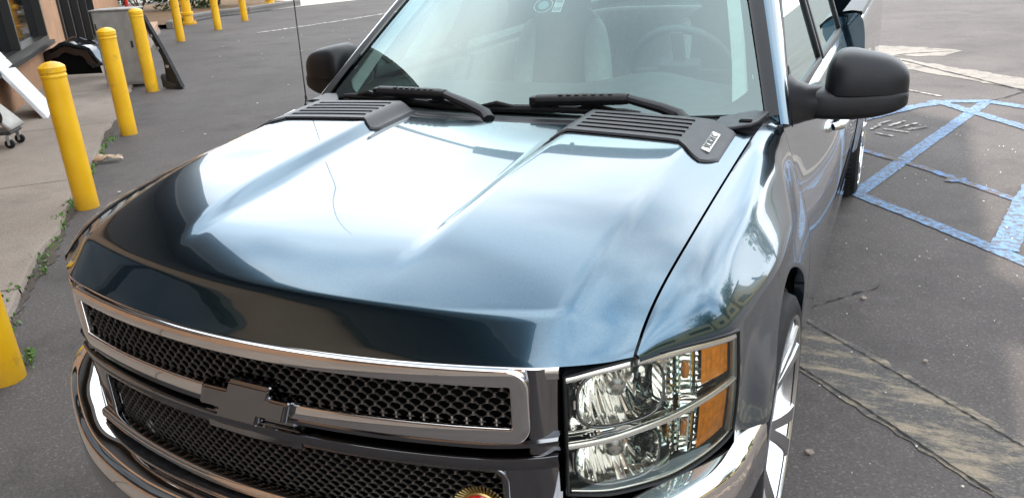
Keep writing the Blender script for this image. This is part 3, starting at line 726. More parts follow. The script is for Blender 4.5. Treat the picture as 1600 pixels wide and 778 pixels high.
def headlight(s):
    hl = MB().rows(hgrid(s, 0, 1, 0, 1, 90, 90, refl_depth), flip=s < 0).build('headlight', M['reflector'], truck, angle=30)
    MB().rows(hgrid(s, 0, 1, 0, 1, 30, 20, lambda u, t: 0.0), flip=s < 0).build('headlight_lens', M['lens'], hl)
    # edge walls joining lens and reflector
    b = MB()
    for (fu, ft) in ((None, 0), (None, 1), (0, None), (1, None)):
        R = []
        for k in range(31):
            u, t = (k/30, ft) if fu is None else (fu, k/30); R.append([HL(s, u, t, -.001), HL(s, u, t, .05)])
        b.rows(R)
    b.build('headlight_housing', M['grey_plastic'], hl)
    # gasket around the lens
    P = [HL(s, k/24, 0) for k in range(25)]+[HL(s, 1, k/12) for k in range(1, 13)]+[HL(s, 1-k/24, 1) for k in range(1, 25)]+[HL(s, 0, 1-k/12) for k in range(1, 12)]
    MB().sweep(P, lambda p: Vector((s*.6, -.8, 0)), rr_sec(.006, .012, .002), closed=True).build('headlight_gasket', M['black_plastic'], hl)
    # bright bezel along the top, divider across the middle
    P = [HL(s, lerp(.005, .985, k/40), .972-.012*(k/40), .004) for k in range(41)]
    MB().sweep(P, lambda p: Vector((s*.6, -.8, .35)), rr_sec(.018, .010, .004)).build('headlight_bezel', M['satin_silver'], hl)
    P = [HL(s, lerp(.01, .985, k/40), .42+.10*(k/40)+.05*(k/40)**2, .006) for k in range(41)]
    MB().sweep(P, lambda p: Vector((s*.6, -.8, .25)), rr_sec(.015, .012, .004)).build('headlight_divider', M['satin_silver'], hl)
    P = [HL(s, .985, lerp(.03, .965, k/20), .005) for k in range(21)]
    MB().sweep(P, lambda p: Vector((s*.9, -.4, 0)), rr_sec(.022, .010, .004)).build('headlight_side_trim', M['grey_silver'], hl)
    P = [HL(s, lerp(.02, .98, k/40), .018, .006) for k in range(41)]
    MB().sweep(P, lambda p: Vector((s*.6, -.8, .35)), rr_sec(.008, .010, .003)).build('headlight_lower_trim', M['satin_silver'], hl)
    for (u0, u1, t0, t1) in ((.75, .962, .625, .93), (.74, .962, .075, .515)):
        R = []
        for j in range(19):
            t = lerp(t0, t1, j/18)
            R.append([HL(s, lerp(u0, u1, i/18)+.02*(t-t0), t, .016+.0016*math.sin(i*2.1)*(1 if .35 < j/18 < .75 else .3)) for i in range(19)])
        MB().rows(R, flip=s < 0).build('amber_marker', M['amber'], hl, angle=80)
    for (cu, ct, a, b_) in bowls:
        c0 = HL(s, cu+.03, ct-.01, .088); c1 = HL(s, cu+.01, ct-.01, .052); dv = (c1-c0).normalized()
        m = frame_mat(c0, dv.orthogonal(), dv)
        q = MB().lathe([(.0, .050), (.012, .049), (.019, .043), (.021, .032), (.021, .016), (.013, .012), (.013, 0)], 20).build('bulb_shield', M['satin_silver'], hl); q.matrix_local = m
        rim = []
        for k in range(41):
            a_ = 2*math.pi*k/40; ca, sa = math.cos(a_), math.sin(a_); f = (abs(ca)**3.2+abs(sa)**3.2)**(-1/3.2)
            rim.append(HL(s, cu+a*1.04*f*ca, min(max(ct+b_*1.04*f*sa, .01), .99), .012))
        MB().sweep(rim[:-1], lambda p: Vector((s*.6, -.8, 0)), rr_sec(.006, .008, .002), closed=True).build('reflector_rim', M['dark_chrome'], hl)
    for t in (.74, .26):
        p0, p1 = HL(s, .69, t-.16, .036), HL(s, .69, t+.16, .036)
        MB().tube([p0, p0.lerp(p1, .5), p1], .021, 18).build('turn_signal_lens', M['lens'], hl)
        MB().tube([p0.lerp(p1, .3), p0.lerp(p1, .5), p0.lerp(p1, .7)], [.006, .010, .006], 12).build('turn_bulb', M['amber'], hl)
    return hl
for s in (1, -1): headlight(s)

# ---- bumper
bx = pchip([0, .2, .4, .6, .75, .88, 1.0], [0, .30, .58, .78, .90, .972, .985]); by = pchip([0, .2, .4, .6, .75, .88, 1.0], [-.095, -.075, -.005, .11, .235, .40, .56])
btop = pchip([0, .35, .5, .6, .75, .88, 1.0], [.618, .626, .662, .698, .722, .730, .722])
bump = MB(); R = []
for k in range(-60, 61):
    q = abs(k)/60; s = 1 if k >= 0 else -1; x, y = bx(q), by(q); zt = btop(q)
    tx, ty = bx(min(q+.01, 1))-bx(max(q-.01, 0)), by(min(q+.01, 1))-by(max(q-.01, 0)); l = math.hypot(tx, ty); nx_, ny_ = ty/l, -tx/l
    sec = [(-.13, zt-.004), (-.075, zt+.002), (-.02, zt), (-.004, zt-.008), (.004, zt-.024), (.008, zt-.07), (.008, zt-.12), (.000, zt-.165), (-.012, zt-.19), (-.03, zt-.20), (-.06, zt-.20)]
    R.append([Vector((s*(x+nx_*o_), y+ny_*o_, z)) for o_, z in sec])
bumper = MB().rows(R, flip=True).build('front_bumper', M['chrome'], truck, angle=40)
R = []
for k in range(-33, 34):
    q = abs(k)/60; s = 1 if k >= 0 else -1; x, y = bx(q), by(q); zt = btop(q); w = .062*(1-(abs(k)/33)**2.2)+.004
    R.append([Vector((s*x, y+.058, zt+.002)), Vector((s*x, y+.062, zt+.006+.003*(k % 2))), Vector((s*x, y+.062+w, zt+.008+.003*(k % 2))), Vector((s*x, y+.068+w, zt))])
MB().rows(R, flip=True).build('bumper_step_pad', M['black_plastic'], bumper, smooth=False)
R = []
for k in range(-60, 61):
    q = abs(k)/60; s = 1 if k >= 0 else -1; x, y = bx(q)*.985, by(q)+.015; zt = btop(q)-.195
    R.append([Vector((s*x, y+.04, zt)), Vector((s*x, y, zt-.005)), Vector((s*x*.99, y+.01, zt-.10)), Vector((s*x*.97, y+.05, zt-.17))])
MB().rows(R, flip=True).build('lower_valance', M['black_plastic'], bumper)
# ---- cowl and windshield
def WS(u, v, off=0):
    B = Vector((.82*u, 1.300+.130*u*u, 1.212+.010*u*u)); T = Vector((.575*u, 2.065+.065*u*u, 1.785-.030*u*u))
    p = B.lerp(T, v); n_ = Vector((.30*u, -.62, .78)).normalized()
    return p+n_*(.022*math.sin(math.pi*v)*(1-.5*u*u)+off)
R = []
for k in range(61):
    u = -1+2*k/60; x = .83*u; ya, yb = yr(x)-.01, 1.300+.130*u*u+.01
    col = []
    for j in range(25):
        q = j/24; col.append(Vector((x, lerp(ya, yb, q), lerp(min(hood_z(min(abs(x), .79), yr(x)-.02)-.022, 1.212), 1.207, q)+(.0035 if (j % 4) in (1, 2) and .15 < q < .8 else 0))))
    R.append(col)
cowl = MB().rows(R, flip=True).build('cowl_panel', M['grey_plastic'], truck, angle=20)
for s in (1, -1):     # end pieces of the cowl with a square opening
    P = [(.700, 1.215), (.742, 1.205), (.800, 1.262), (.815, 1.30), (.828, 1.42), (.78, 1.425), (.70, 1.33)]
    b = MB().extrude([Vector((s*x, y, 1.216+.02*(y-1.2))) for x, y in (P if s > 0 else P[::-1])], (0, 0, .010)); bevel(b.build('cowl_end_cap', M['grey_plastic'], cowl, smooth=False), .003)
    MB().box((s*.782, 1.287, 1.2295), (.034, .024, .004)).build('cowl_opening', M['void'], cowl, smooth=False)
ws = MB().rows([[WS(-1+2*i/40, j/24) for i in range(41)] for j in range(25)]).build('windshield', M['glass'], truck)
# dark ceramic border printed on the inside of the glass
b = MB()
b.rows([[WS(-1+2*i/60, v, -.003) for i in range(61)] for v in (0, .015+.0, .03)])
for s in (1, -1):
    b.rows([[WS(s*(1-.040*q*(1.5-v)-.0), v, -.003) for q in (0, .5, 1)] for v in [j/20 for j in range(21)]], flip=s < 0)
    b.rows([[WS(s*u, .03+.09*max(0, (u-.80)/.16)**2*k, -.003) for u in [.80+.01*i for i in range(17)]] for k in (0, .5, 1)], flip=s < 0)
b.rows([[WS(-1+2*i/60, v, -.003) for i in range(61)] for v in (.955, 1.0)])
b.build('windshield_border', M['gloss_black'], ws)
# A-pillars: rubber moulding and painted post
def AP(s, v, q):
    G = WS(s*1.0, v, .004); S_ = Vector((s*.885, 1.50, 1.205)).lerp(Vector((s*.668, 2.24, 1.765)), v)
    p = G.lerp(S_, q); return p+Vector((s*.5, -.3, .5)).normalized()*.022*math.sin(math.pi*min(max(q, 0), 1))
for s in (1, -1):
    MB().rows([[AP(s, v, q) for q in (-.10, .0, .10, .22, .30)] for v in [-.02+1.04*j/20 for j in range(21)]], flip=s < 0).build('pillar_moulding', M['mirror_black'], truck)
    MB().rows([[AP(s, v, .30)+Vector((-s*.004, .004, -.004))]+[AP(s, v, q) for q in (.30, .36, .45, .55, .66, .77, .88, .96, 1.0)] for v in [-.06+1.07*j/24 for j in range(25)]], flip=s < 0).build('windshield_pillar', M['paint'], truck)
# ---- wipers
def wiper(piv, elbow, arm_end, bl0, bl1, n_):
    w = empty('wiper', piv, truck); L = lambda p: Vector(p)-Vector(piv)
    up = Vector((0, -.5, .85))
    b = MB(); b.tube([L(piv)+Vector((.03, -.03, -.012)), L(piv), L(piv).lerp(L(elbow), .35)+up*.006, L(elbow)+up*.006], [.020, .023, .022, .019], 10, flat=.72); b.build('wiper_arm_base', M['mirror_black'], w)
    b = MB(); b.tube([L(elbow)+up*.006, L(elbow).lerp(L(arm_end), .08)+up*.006, L(elbow).lerp(L(arm_end), .5)+up*.005, L(arm_end)+up*.004], [.019, .022, .023, .021], 10, flat=.85)
    for k in range(7):
        q = L(elbow).lerp(L(arm_end), .18+.09*k)+up*.022; b.box(q, (.012, .012, .008))
    b.build('wiper_arm', M['black_plastic'], w, angle=40)
    d = (L(bl1)-L(bl0)); t = d.normalized()
    b = MB(); b.tube([L(bl0).lerp(L(bl1), k/12)-up*(.010+.010*(2*k/12-1)**2) for k in range(13)], [.008]+[.013]*11+[.008], 8); b.build('wiper_blade', M['rubber'], w)
    b = MB()
    for (a0, a1) in ((.12, .34), (.40, .60), (.66, .88)):
        b.tube([L(bl0).lerp(L(bl1), a0)-up*.006, L(bl0).lerp(L(bl1), (a0+a1)/2)+up*.010, L(bl0).lerp(L(bl1), a1)-up*.006], [.005, .009, .005], 6)
    b.build('wiper_bridge', M['black_plastic'], w)
    b = MB().box(L(arm_end), (.05, .03, .03)); bevel(b.build('wiper_clip', M['black_plastic'], w, smooth=False), .006)
wiper((-.02, 1.19, 1.238), (-.200, 1.262, 1.272), (-.50, 1.315, 1.266), (-.72, 1.385, 1.245), (-.10, 1.275, 1.240), 0)
wiper((.585, 1.285, 1.240), (.43, 1.285, 1.276), (.125, 1.285, 1.262), (-.165, 1.285, 1.240), (.46, 1.300, 1.247), 0)
# ---- antenna
ant = MB(); ant.lathe([(.0, .0), (.016, 0), (.014, .010), (.008, .022), (.0045, .035), (.004, .05)], 12, (-.815, 1.285, 1.196))
ant.tube([(-.815, 1.285, 1.24), (-.817, 1.295, 1.45), (-.824, 1.318, 2.0)], [.0028, .0026, .0018], 6)
ant.build('antenna', M['gloss_black'], truck)
# ---- doors, windows, roof, cab
def belt_x(z): return lerp(.864, .672, (z-1.2)/(1.74-1.2))
def door(s, ya, yb, z0, hy_, front):
    R = []
    for j in range(33):
        z = lerp(z0, 1.2, j/32); row = []
        for i in range(25):
            y = lerp(ya, yb, i/24); x = side_prof(z)
            row.append(Vector((s*(x+.030*sm(y, 1.46, 2.35)*sm(z, .60, .95)*(1-.5*sm(y, 2.6, 3.5))), y, z)))
        row = [row[0]+Vector((-s*.03, .002, 0))]+row+[row[-1]+Vector((-s*.03, -.002, 0))]
        R.append(row)
    R = [[p+Vector((-s*.03, 0, -.005)) for p in R[0]]]+R+[[p+Vector((-s*.02, 0, .008)) for p in R[-1]]]
    d = MB().rows(R, flip=s < 0).build('door', M['paint'], truck, angle=60)
    # belt moulding and window frame
    ys_ = (lambda z: lerp(1.545, 2.30, (z-1.2)/.54)) if front else (lambda z: ya+.03)
    ye = yb-.035
    P = [(1.21, ys_(1.21)), (1.21, ye), (1.735, ye), (1.735, ys_(1.735))]
    path = []
    for k in range(4):
        a, c_ = P[k], P[(k+1) % 4]
        for m_ in range(8): z = lerp(a[0], c_[0], m_/8); y = lerp(a[1], c_[1], m_/8); path.append((s*(belt_x(z)+.002), y, z))
    MB().sweep(path, lambda p: Vector((s, 0, .35)), rr_sec(.034, .016, .005), closed=True).build('window_frame', M['black_plastic'], d)
    MB().rows([[Vector((s*(belt_x(z)-.002), lerp(ys_(z), ye, i/8), z)) for i in range(9)] for z in (1.2, 1.3, 1.4, 1.5, 1.6, 1.735)], flip=s < 0).build('window_pane', M['side_glass'], d)
    hb = MB(); hz = 1.0; xh = side_prof(hz)+.028*(1-.5*sm(hy_, 2.6, 3.5))
    hb.tube([(s*(xh-.002), hy_-.10, hz), (s*(xh+.026), hy_-.075, hz+.003), (s*(xh+.034), hy_, hz+.004), (s*(xh+.026), hy_+.075, hz+.003), (s*(xh-.002), hy_+.10, hz)], [.016, .019, .020, .019, .016], 12, flat=.9)
    hb.build('door_handle', M['chrome'], d)
    MB().lathe([(0, .004), (.03, .003), (.042, -.001)], 20, (0, 0, 0), 'x').build('handle_cup', M['void'], d).location = (s*xh, hy_+.01, hz)
    # inner card
    MB().rows([[Vector((s*(side_prof(z)-.07), lerp(ya+.02, yb-.02, i/4), z)) for i in range(5)] for z in (.4, .7, 1.0, 1.19, 1.2)]+[[Vector((s*(side_prof(1.19)-.01), lerp(ya+.02, yb-.02, i/4), 1.203)) for i in range(5)]], flip=s > 0).build('door_card', M['int_light'], d)
    return d
for s in (1, -1):
    door(s, 1.452, 2.555, .40, 2.33, True); door(s, 2.567, 3.50, .40, 3.30, False)
    # sill
    MB().rows([[Vector((s*x, y, z)) for x, z in ((.90, .395), (.952, .392), (.955, .33), (.92, .27), (.80, .26))] for y in (1.44, 2.5, 3.60)], flip=s > 0).build('sill_panel', M['paint'], truck)
    # B post and rear quarter
    MB().rows([[Vector((s*(belt_x(z)+.004), y, z)) for y in (2.52, 2.54, 2.585, 2.605)] for z in (1.2, 1.35, 1.5, 1.65, 1.74)], flip=s < 0).build('door_post', M['gloss_black'], truck)
    R = [[Vector((s*side_prof(z), 3.51, z)), Vector((s*side_prof(z), 3.60, z)), Vector((s*(side_prof(z)-.05), 3.625, z))] for z in (.3, .5, .7, .9, 1.05, 1.13, 1.2)]
    R += [[Vector((s*belt_x(z), 3.49, z)), Vector((s*belt_x(z), 3.58-.08*(z-1.2), z)), Vector((s*(belt_x(z)-.05), 3.62-.10*(z-1.2), z))] for z in (1.22, 1.4, 1.6, 1.75)]
    MB().rows(R, flip=s < 0).build('rear_quarter', M['paint'], truck)
    MB().rows([[Vector((s*x, y, z)) for x, z in ((.672, 1.742), (.668, 1.765), (.645, 1.79), (.60, 1.812))] for y in (2.20, 2.6, 3.1, 3.55)], flip=s < 0).build('roof_rail', M['paint'], truck)
R = []
for j in range(13):
    v = j/12; y = lerp(2.02, 3.56, v)
    R.append([Vector((.61*u, y+.10*u*u*(1-v), 1.80+.055*math.sin(min(v*1.6, 1)*math.pi/2)*(1-.35*u*u)-.02*u*u)) for u in [-1+2*i/20 for i in range(21)]])
solid(MB().rows(R).build('roof', M['paint'], truck), .02)
MB().rows([[p+Vector((0, .03, -.04)) for p in r] for r in R]).build('headliner', M['int_light'], truck)
# cab back wall with rear window
b = MB(); b.rows([[Vector((x, 3.625, z)) for x in (-.88, 0, .88)] for z in (.4, .8, 1.2, 1.26)]); b.rows([[Vector((x, 3.60, z)) for x in (-.64, .64)] for z in (1.72, 1.80)])
for s in (1, -1): b.rows([[Vector((s*x, 3.61, z)) for x in (.60, .74)] for z in (1.24, 1.5, 1.75)])
b.build('cab_back_panel', M['paint'], truck)
rw = MB().rows([[Vector((x, 3.60, z)) for x in (-.61, 0, .61)] for z in (1.25, 1.5, 1.73)]).build('rear_window', M['side_glass'], truck)
b = MB()
for x in (-.22, .22): b.box((x, 3.585, 1.49), (.02, .02, .5))
b.box((0, 3.585, 1.26), (1.24, .03, .03)); b.build('rear_window_divider', M['int_dark'], rw, smooth=False)
# ---- cargo bed
YR, RB = 4.62, .475
for s in (1, -1):
    R = []
    bp_ = pchip([.3, .45, .6, .8, 1.0, 1.15, 1.24, 1.27], [.945, .962, .978, .988, .985, .975, .958, .940])
    for i in range(90):
        y = lerp(3.66, 5.86, i/89); dy_ = abs(y-YR); zb = max(.43, ZC+math.sqrt(max(RB*RB-dy_*dy_, 0)) if dy_ < RB else .43); col = []
        for k in range(27):
            z = lerp(1.27, zb, k/26); rr = math.hypot(y-YR, z-ZC); col.append(Vector((s*(bp_(z)+.016*(1-sm(rr, RB+.01, RB+.15))), y, z)))
        R.append([Vector((s*.86, y, .9)), Vector((s*.86, y, 1.272)), Vector((s*.92, y, 1.276))]+col+[col[-1]+Vector((-s*.04, 0, 0))])
        if i in (0, 89): R.insert(len(R)-1 if i == 0 else len(R), [Vector((s*.88, y, max(min(p.z, 1.26), .44))) for p in R[-1]])
    bs = MB().rows(R, flip=s > 0).build('bed_side', M['paint'], truck, angle=50)
    MB().rows([[Vector((s*x, y, z)) for x, z in ((.85, 1.27), (.853, 1.284), (.90, 1.290), (.948, 1.284), (.956, 1.262))] for y in (3.665, 4.5, 5.85)], flip=s < 0).build('bed_rail_cap', M['black_plastic'], bs)
    wl = [[Vector((s*.95, YR-(RB+.01)*math.cos(math.pi*k/24), ZC+(RB+.01)*math.sin(math.pi*k/24))), Vector((s*.6, YR-(RB+.01)*math.cos(math.pi*k/24), ZC+(RB+.01)*math.sin(math.pi*k/24)))] for k in range(25)]
    MB().rows(wl).build('wheel_well', M['void'], bs)
b = MB(); b.box((0, 4.76, .76), (1.72, 2.18, .02)); b.box((0, 3.67, .99), (1.72, .03, .5)); b.build('bed_floor', M['black_plastic'], truck, smooth=False)
tgb = MB().box((0, 5.86, 1.0), (1.86, .06, .54)); bevel(tgb.build('tailgate', M['paint'], truck, smooth=False), .02)
bevel(MB().box((0, 5.97, .58), (1.9, .16, .16)).build('rear_bumper', M['chrome'], truck, smooth=False), .03)
for s in (1, -1): bevel(MB().box((s*.925, 5.865, 1.0), (.09, .06, .44)).build('tail_light', M['red'], truck, smooth=False), .012)
# ---- wheels
def make_wheel():
    w = empty('wheel', (0, 0, 0), truck)
    Rt, Rr = .405, .335
    ty = MB().lathe([(Rr-.005, -.115), (Rr+.02, -.125), (Rt-.035, -.132), (Rt-.008, -.118), (Rt, -.09), (Rt, .09), (Rt-.008, .116), (Rt-.03, .128), (Rr+.02, .126), (Rr-.004, .118), (Rr-.004, -.115)], 72, axis='x').build('tyre', M['rubber'], w)
    b = MB()
    for k in range(72):
        a = 2*math.pi*k/72
        for xx in (-.065, -.02, .025, .07):
            b.box((xx, (Rt+.001)*math.cos(a+xx), (Rt+.001)*math.sin(a+xx)), (.034, .022, .010), Matrix.Rotation(a+xx, 3, 'X'))
    b.build('tread', M['rubber'], ty, smooth=False)
    rim = MB().lathe([(Rr-.025, -.11), (Rr-.02, .02), (Rr-.012, .085), (Rr-.006, .112), (Rr+.004, .126), (Rr+.009, .129), (Rr+.009, .121), (Rr-.004, .110)], 72, axis='x').build('rim', M['alloy'], w)
    MB().lathe([(0, -.04), (.17, -.04), (.17, -.015), (0, -.015)], 40, axis='x').build('brake_disc', M['dark_chrome'], rim)
    b = MB()
    NS = 6
    for k in range(NS):
        a = 2*math.pi*(k+.26)/NS
        for dlt in (-.17, .17):
            pts = []
            for (r, w_, xo, xt) in ((.05, .036, .060, .030), (.12, .040, .082, .035), (.20, .046, .102, .045), (.27, .054, .118, .055), (Rr-.004, .066, .127, .07)):
                aa = a+dlt*(r/Rr)**.8; c_ = Vector((0, r*math.cos(aa), r*math.sin(aa))); t = Vector((0, -math.sin(aa), math.cos(aa)))
                pts.append([c_+t*w_/2+Vector((xo-xt, 0, 0)), c_+t*w_/2*.9+Vector((xo-.006, 0, 0)), c_+t*w_/2*.7+Vector((xo, 0, 0)), c_-t*w_/2*.7+Vector((xo, 0, 0)), c_-t*w_/2*.9+Vector((xo-.006, 0, 0)), c_-t*w_/2+Vector((xo-xt, 0, 0))])
            s_ = MB().rows(pts, closed=True, caps=True); s_.build('spoke', M['alloy'], rim, angle=30)
    MB().lathe([(.0, .082), (.036, .080), (.042, .072), (.075, .066), (.085, .05), (.085, 0)], 30, axis='x').build('hub_cap', M['alloy'], rim)
    b = MB()
    for k in range(6):
        a = 2*math.pi*k/6; q = MB(); q.lathe([(0, .014), (.008, .012), (.010, 0)], 6, (.064, .058*math.cos(a), .058*math.sin(a)), axis='x'); q.build('lug_nut', M['dark_chrome'], rim)
    return w
def copy_tree(o, parent):
    c = o.copy(); COL.objects.link(c); c.parent = parent
    for ch in list(o.children): copy_tree(ch, c)
    return c
w0 = make_wheel(); w0.location = (.856, YC, .405); w0.rotation_euler = (.25, 0, 0)
for (x, y, rz) in ((.862, YR, 0), (-.856, YC, math.pi), (-.862, YR, math.pi)):
    w = copy_tree(w0, truck); w.location = (x, y, .405); w.rotation_euler = (.6*x, 0, rz)
# ---- mirrors
def superell(c, rad, e, n=28, m_=18, clampy=None, shape=None):
    R = []
    sg = lambda v, p: math.copysign(abs(v)**p, v)
    for j in range(m_+1):
        ph = -math.pi/2+math.pi*j/m_; row = []
        for i in range(n):
            th = 2*math.pi*i/n
            p = Vector((rad[0]*sg(math.sin(ph), 2/e), rad[1]*sg(math.cos(ph), 2/e)*sg(math.cos(th), 2/e), rad[2]*sg(math.cos(ph), 2/e)*sg(math.sin(th), 2/e)))
            if shape: p = shape(p)
            p += Vector(c)
            if clampy is not None: p.y = min(p.y, clampy)
            row.append(p)
        R.append(row)
    return R
def mirror(s):
    root = empty('side_mirror', (s*.90, 1.735, 1.183), truck); L = lambda rows: [[Vector((s*p.x, p.y, p.z))-Vector((s*.90, 1.66, 1.19)) for p in r] for r in rows]
    up = superell((1.076, 1.735, 1.240), (.126, .110, .120), 3.3, n=40, m_=30, clampy=1.775, shape=lambda p: Vector((p.x, p.y*(1-.32*(p.x/.12)), max(p.z*(1.0-.20*(p.x/.12)), -.004))))
    MB().rows(L(up), closed=True, flip=s < 0).build('mirror_housing', M['mirror_black'], root, angle=60)
    lo = superell((1.045, 1.740, 1.200), (.159, .118, .050), 4.5, n=40, m_=28, clampy=1.782, shape=lambda p: Vector((p.x, p.y*(1-.3*(p.x/.15)), (p.z*(1-.10*p.x/.15) if p.z > 0 else p.z*(1-.55*max(0, p.x/.16)**2))+.010*max(0, p.x/.16))))
    MB().rows(L(lo), closed=True, flip=s < 0).build('mirror_base', M['gloss_black'] if 0 else M['black_plastic'], root, angle=60)
    arm = []
    for k, (x, y, z, ry, rz) in enumerate([(.850, 1.57, 1.225, .12, .085), (.875, 1.60, 1.212, .105, .070), (.905, 1.65, 1.203, .095, .058), (.95, 1.70, 1.20, .09, .052), (.99, 1.73, 1.20, .09, .051)]):
        arm.append([Vector((x, y+ry*math.cos(2*math.pi*i/16), z+rz*math.sin(2*math.pi*i/16))) for i in range(16)])
    MB().rows(L(arm), closed=True, flip=s < 0, caps=True).build('mirror_arm', M['black_plastic'], root)
    MB().rows([[Vector((s*x, 1.779, z))-Vector((s*.9, 1.66, 1.19)) for x in (.98, 1.07, 1.165)] for z in (1.20, 1.265, 1.33)]).build('mirror_glass', M['chrome'], root)
    sail = [(1.47, 1.20), (1.60, 1.20), (1.665, 1.34)]
    MB().extrude([Vector((s*(belt_x(z)+.008), y, z))-Vector((s*.9, 1.66, 1.19)) for y, z in [(1.545, 1.205), (1.70, 1.205), (1.70, 1.315)]], (-s*.02, 0, 0)).build('mirror_sail', M['mirror_black'], root, smooth=False)
for s in (1, -1): mirror(s)
# ---- interior seen through the windshield
R = []
for j in range(15):
    q = j/14; R.append([Vector((.80*u*(1-.02*q), 1.30+.16*u*u*(1-q)+q*.62, 1.205+.030*math.sin(q*math.pi)-.10*max(0, q-.8)/.2+(.055*math.exp(-((u-.47)/.24)**2)*sm(q, .45, .85)))) for u in [-1+2*i/40 for i in range(41)]])
R.append([p+Vector((0, .02, -.3)) for p in R[-1]])
MB().rows(R).build('dashboard', M['int_dark'], truck, angle=60)
sw = empty('steering_wheel', (.40, 2.06, 1.235), truck); sw.rotation_euler = (math.radians(-62), 0, 0)
MB().sweep([(.19*math.cos(2*math.pi*k/48), .19*math.sin(2*math.pi*k/48), 0) for k in range(48)], lambda p: (0, 0, 1), rr_sec(.030, .030, .012), closed=True).build('steering_rim', M['int_dark'], sw)
b = MB(); b.box((0, 0, -.02), (.16, .12, .05)); b.box((.12, 0, -.012), (.14, .035, .02)); b.box((-.12, 0, -.012), (.14, .035, .02)); b.box((0, -.12, -.012), (.05, .14, .02)); bevel(b.build('steering_hub', M['int_dark'], sw, smooth=False), .012)
def seat(x):
    st = empty('seat', (x, 2.45, .75), truck)
    R = superell((0, .30, .30), (.25, .085, .36), 3.2, shape=lambda p: Vector((p.x*(1-.14*max(0, p.z/.36)), p.y+.20*(p.z+.36)/.72*.6, p.z)))
    MB().rows(R, closed=True).build('seat_back', M['int_dark'], st)
    for d_ in (-1, 1): MB().rows(superell((d_*.20, .27, .30), (.062, .085, .30), 2.6, shape=lambda p: Vector((p.x-d_*.03*max(0, p.z/.3), p.y+.20*(p.z+.36)/.72*.6, p.z))), closed=True).build('seat_bolster', M['int_light'], st)
    MB().rows(superell((0, 0, .0), (.26, .27, .085), 3.0), closed=True).build('seat_cushion', M['int_seat'], st)
    MB().rows(superell((0, .42, .72), (.135, .055, .105), 2.6), closed=True).build('headrest', M['int_dark'], st)
    b = MB()
    for d in (-.05, .05): b.tube([(d, .41, .60), (d, .42, .70)], .007, 8)
    b.build('headrest_post', M['chrome'], st)
seat(.40); seat(-.40)
MB().rows(superell((0, 3.42, 1.02), (.70, .10, .33), 3.6), closed=True).build('rear_bench', M['int_seat'], truck)
for s in (1, -1):
    MB().rows([[WS(s*(.955-.05*q-.05*max(0, .25-v)*q), v, -.010)+Vector((-s*.006*q, .016*q, -.010*q)) for q in (0, .4, .8, 1.1)] for v in [.005+.985*j/20 for j in range(21)]], flip=s < 0).build('pillar_trim', M['int_light'], truck)
    P = [WS(s*.945, v, -.05)+Vector((-s*.02*math.sin((v-.4)/.36*math.pi), .02, 0)) for v in [.40+.36*k/10 for k in range(11)]]
    MB().tube([P[0]+Vector((0, .02, -.03))]+P+[P[-1]+Vector((0, .02, -.03))], .011, 8, up=Vector((1, 0, 0))).build('grab_handle', M['int_light'], truck)
    c_ = WS(s*.955, .16, -.04); n_ = Vector((-s*.6, -.5, .3)).normalized(); fm = frame_mat(c_, n_.orthogonal(), n_)
    q = MB().lathe([(.038, 0), (.040, .008), (.034, .010), (.030, .004), (0, .003)], 24).build('pillar_speaker', M['int_light'], truck); q.matrix_local = fm
# sticker and tag at the top of the glass
c_ = WS(-.02, .515, -.006); n_ = Vector((0, -.62, .78)); fm = frame_mat(c_, (1, 0, 0), n_)
stk = MB().lathe([(.0, 0), (.036, 0), (.036, -.001)], 32).build('windshield_sticker', M['gloss_black'], ws); stk.matrix_local = fm
MB().lathe([(.0, .0012), (.020, .0012), (.020, .0)], 28).build('sticker_centre', mat('teal_print', (.20, .42, .44), .5), stk)
MB().lathe([(.033, .0012), (.036, .0014), (.036, .0)], 32).build('sticker_edge', mat('white_print', (.7, .72, .72), .5), stk)
c_ = WS(.063, .525, -.006); fm = frame_mat(c_, (1, .0, 0), n_)
tg = MB().box((0, 0, 0), (.034, .085, .001)).build('windshield_tag', mat('paper_tag', (.66, .68, .68), .6), ws, smooth=False); tg.matrix_local = fm
for k in range(5):
    MB().box((-.011+.0055*k, -.027, .0009), (.0022 if k % 2 else .0034, .016, .0006)).build('tag_print', M['gloss_black'], tg, smooth=False)
MB().box((0, .018, .0009), (.026, .030, .0006)).build('tag_print', mat('grey_print', (.22, .26, .27), .6), tg, smooth=False)
rm = superell((0, 0, 0), (.125, .022, .038), 3.0)
q = MB().rows(rm, closed=True).build('rear_view_mirror', M['int_dark'], truck); q.location = (-.02, 1.98, 1.66)
MB().tube([(0, -.015, .01), (0, -.045, .075)], .010, 8).build('mirror_stem', M['int_dark'], q)
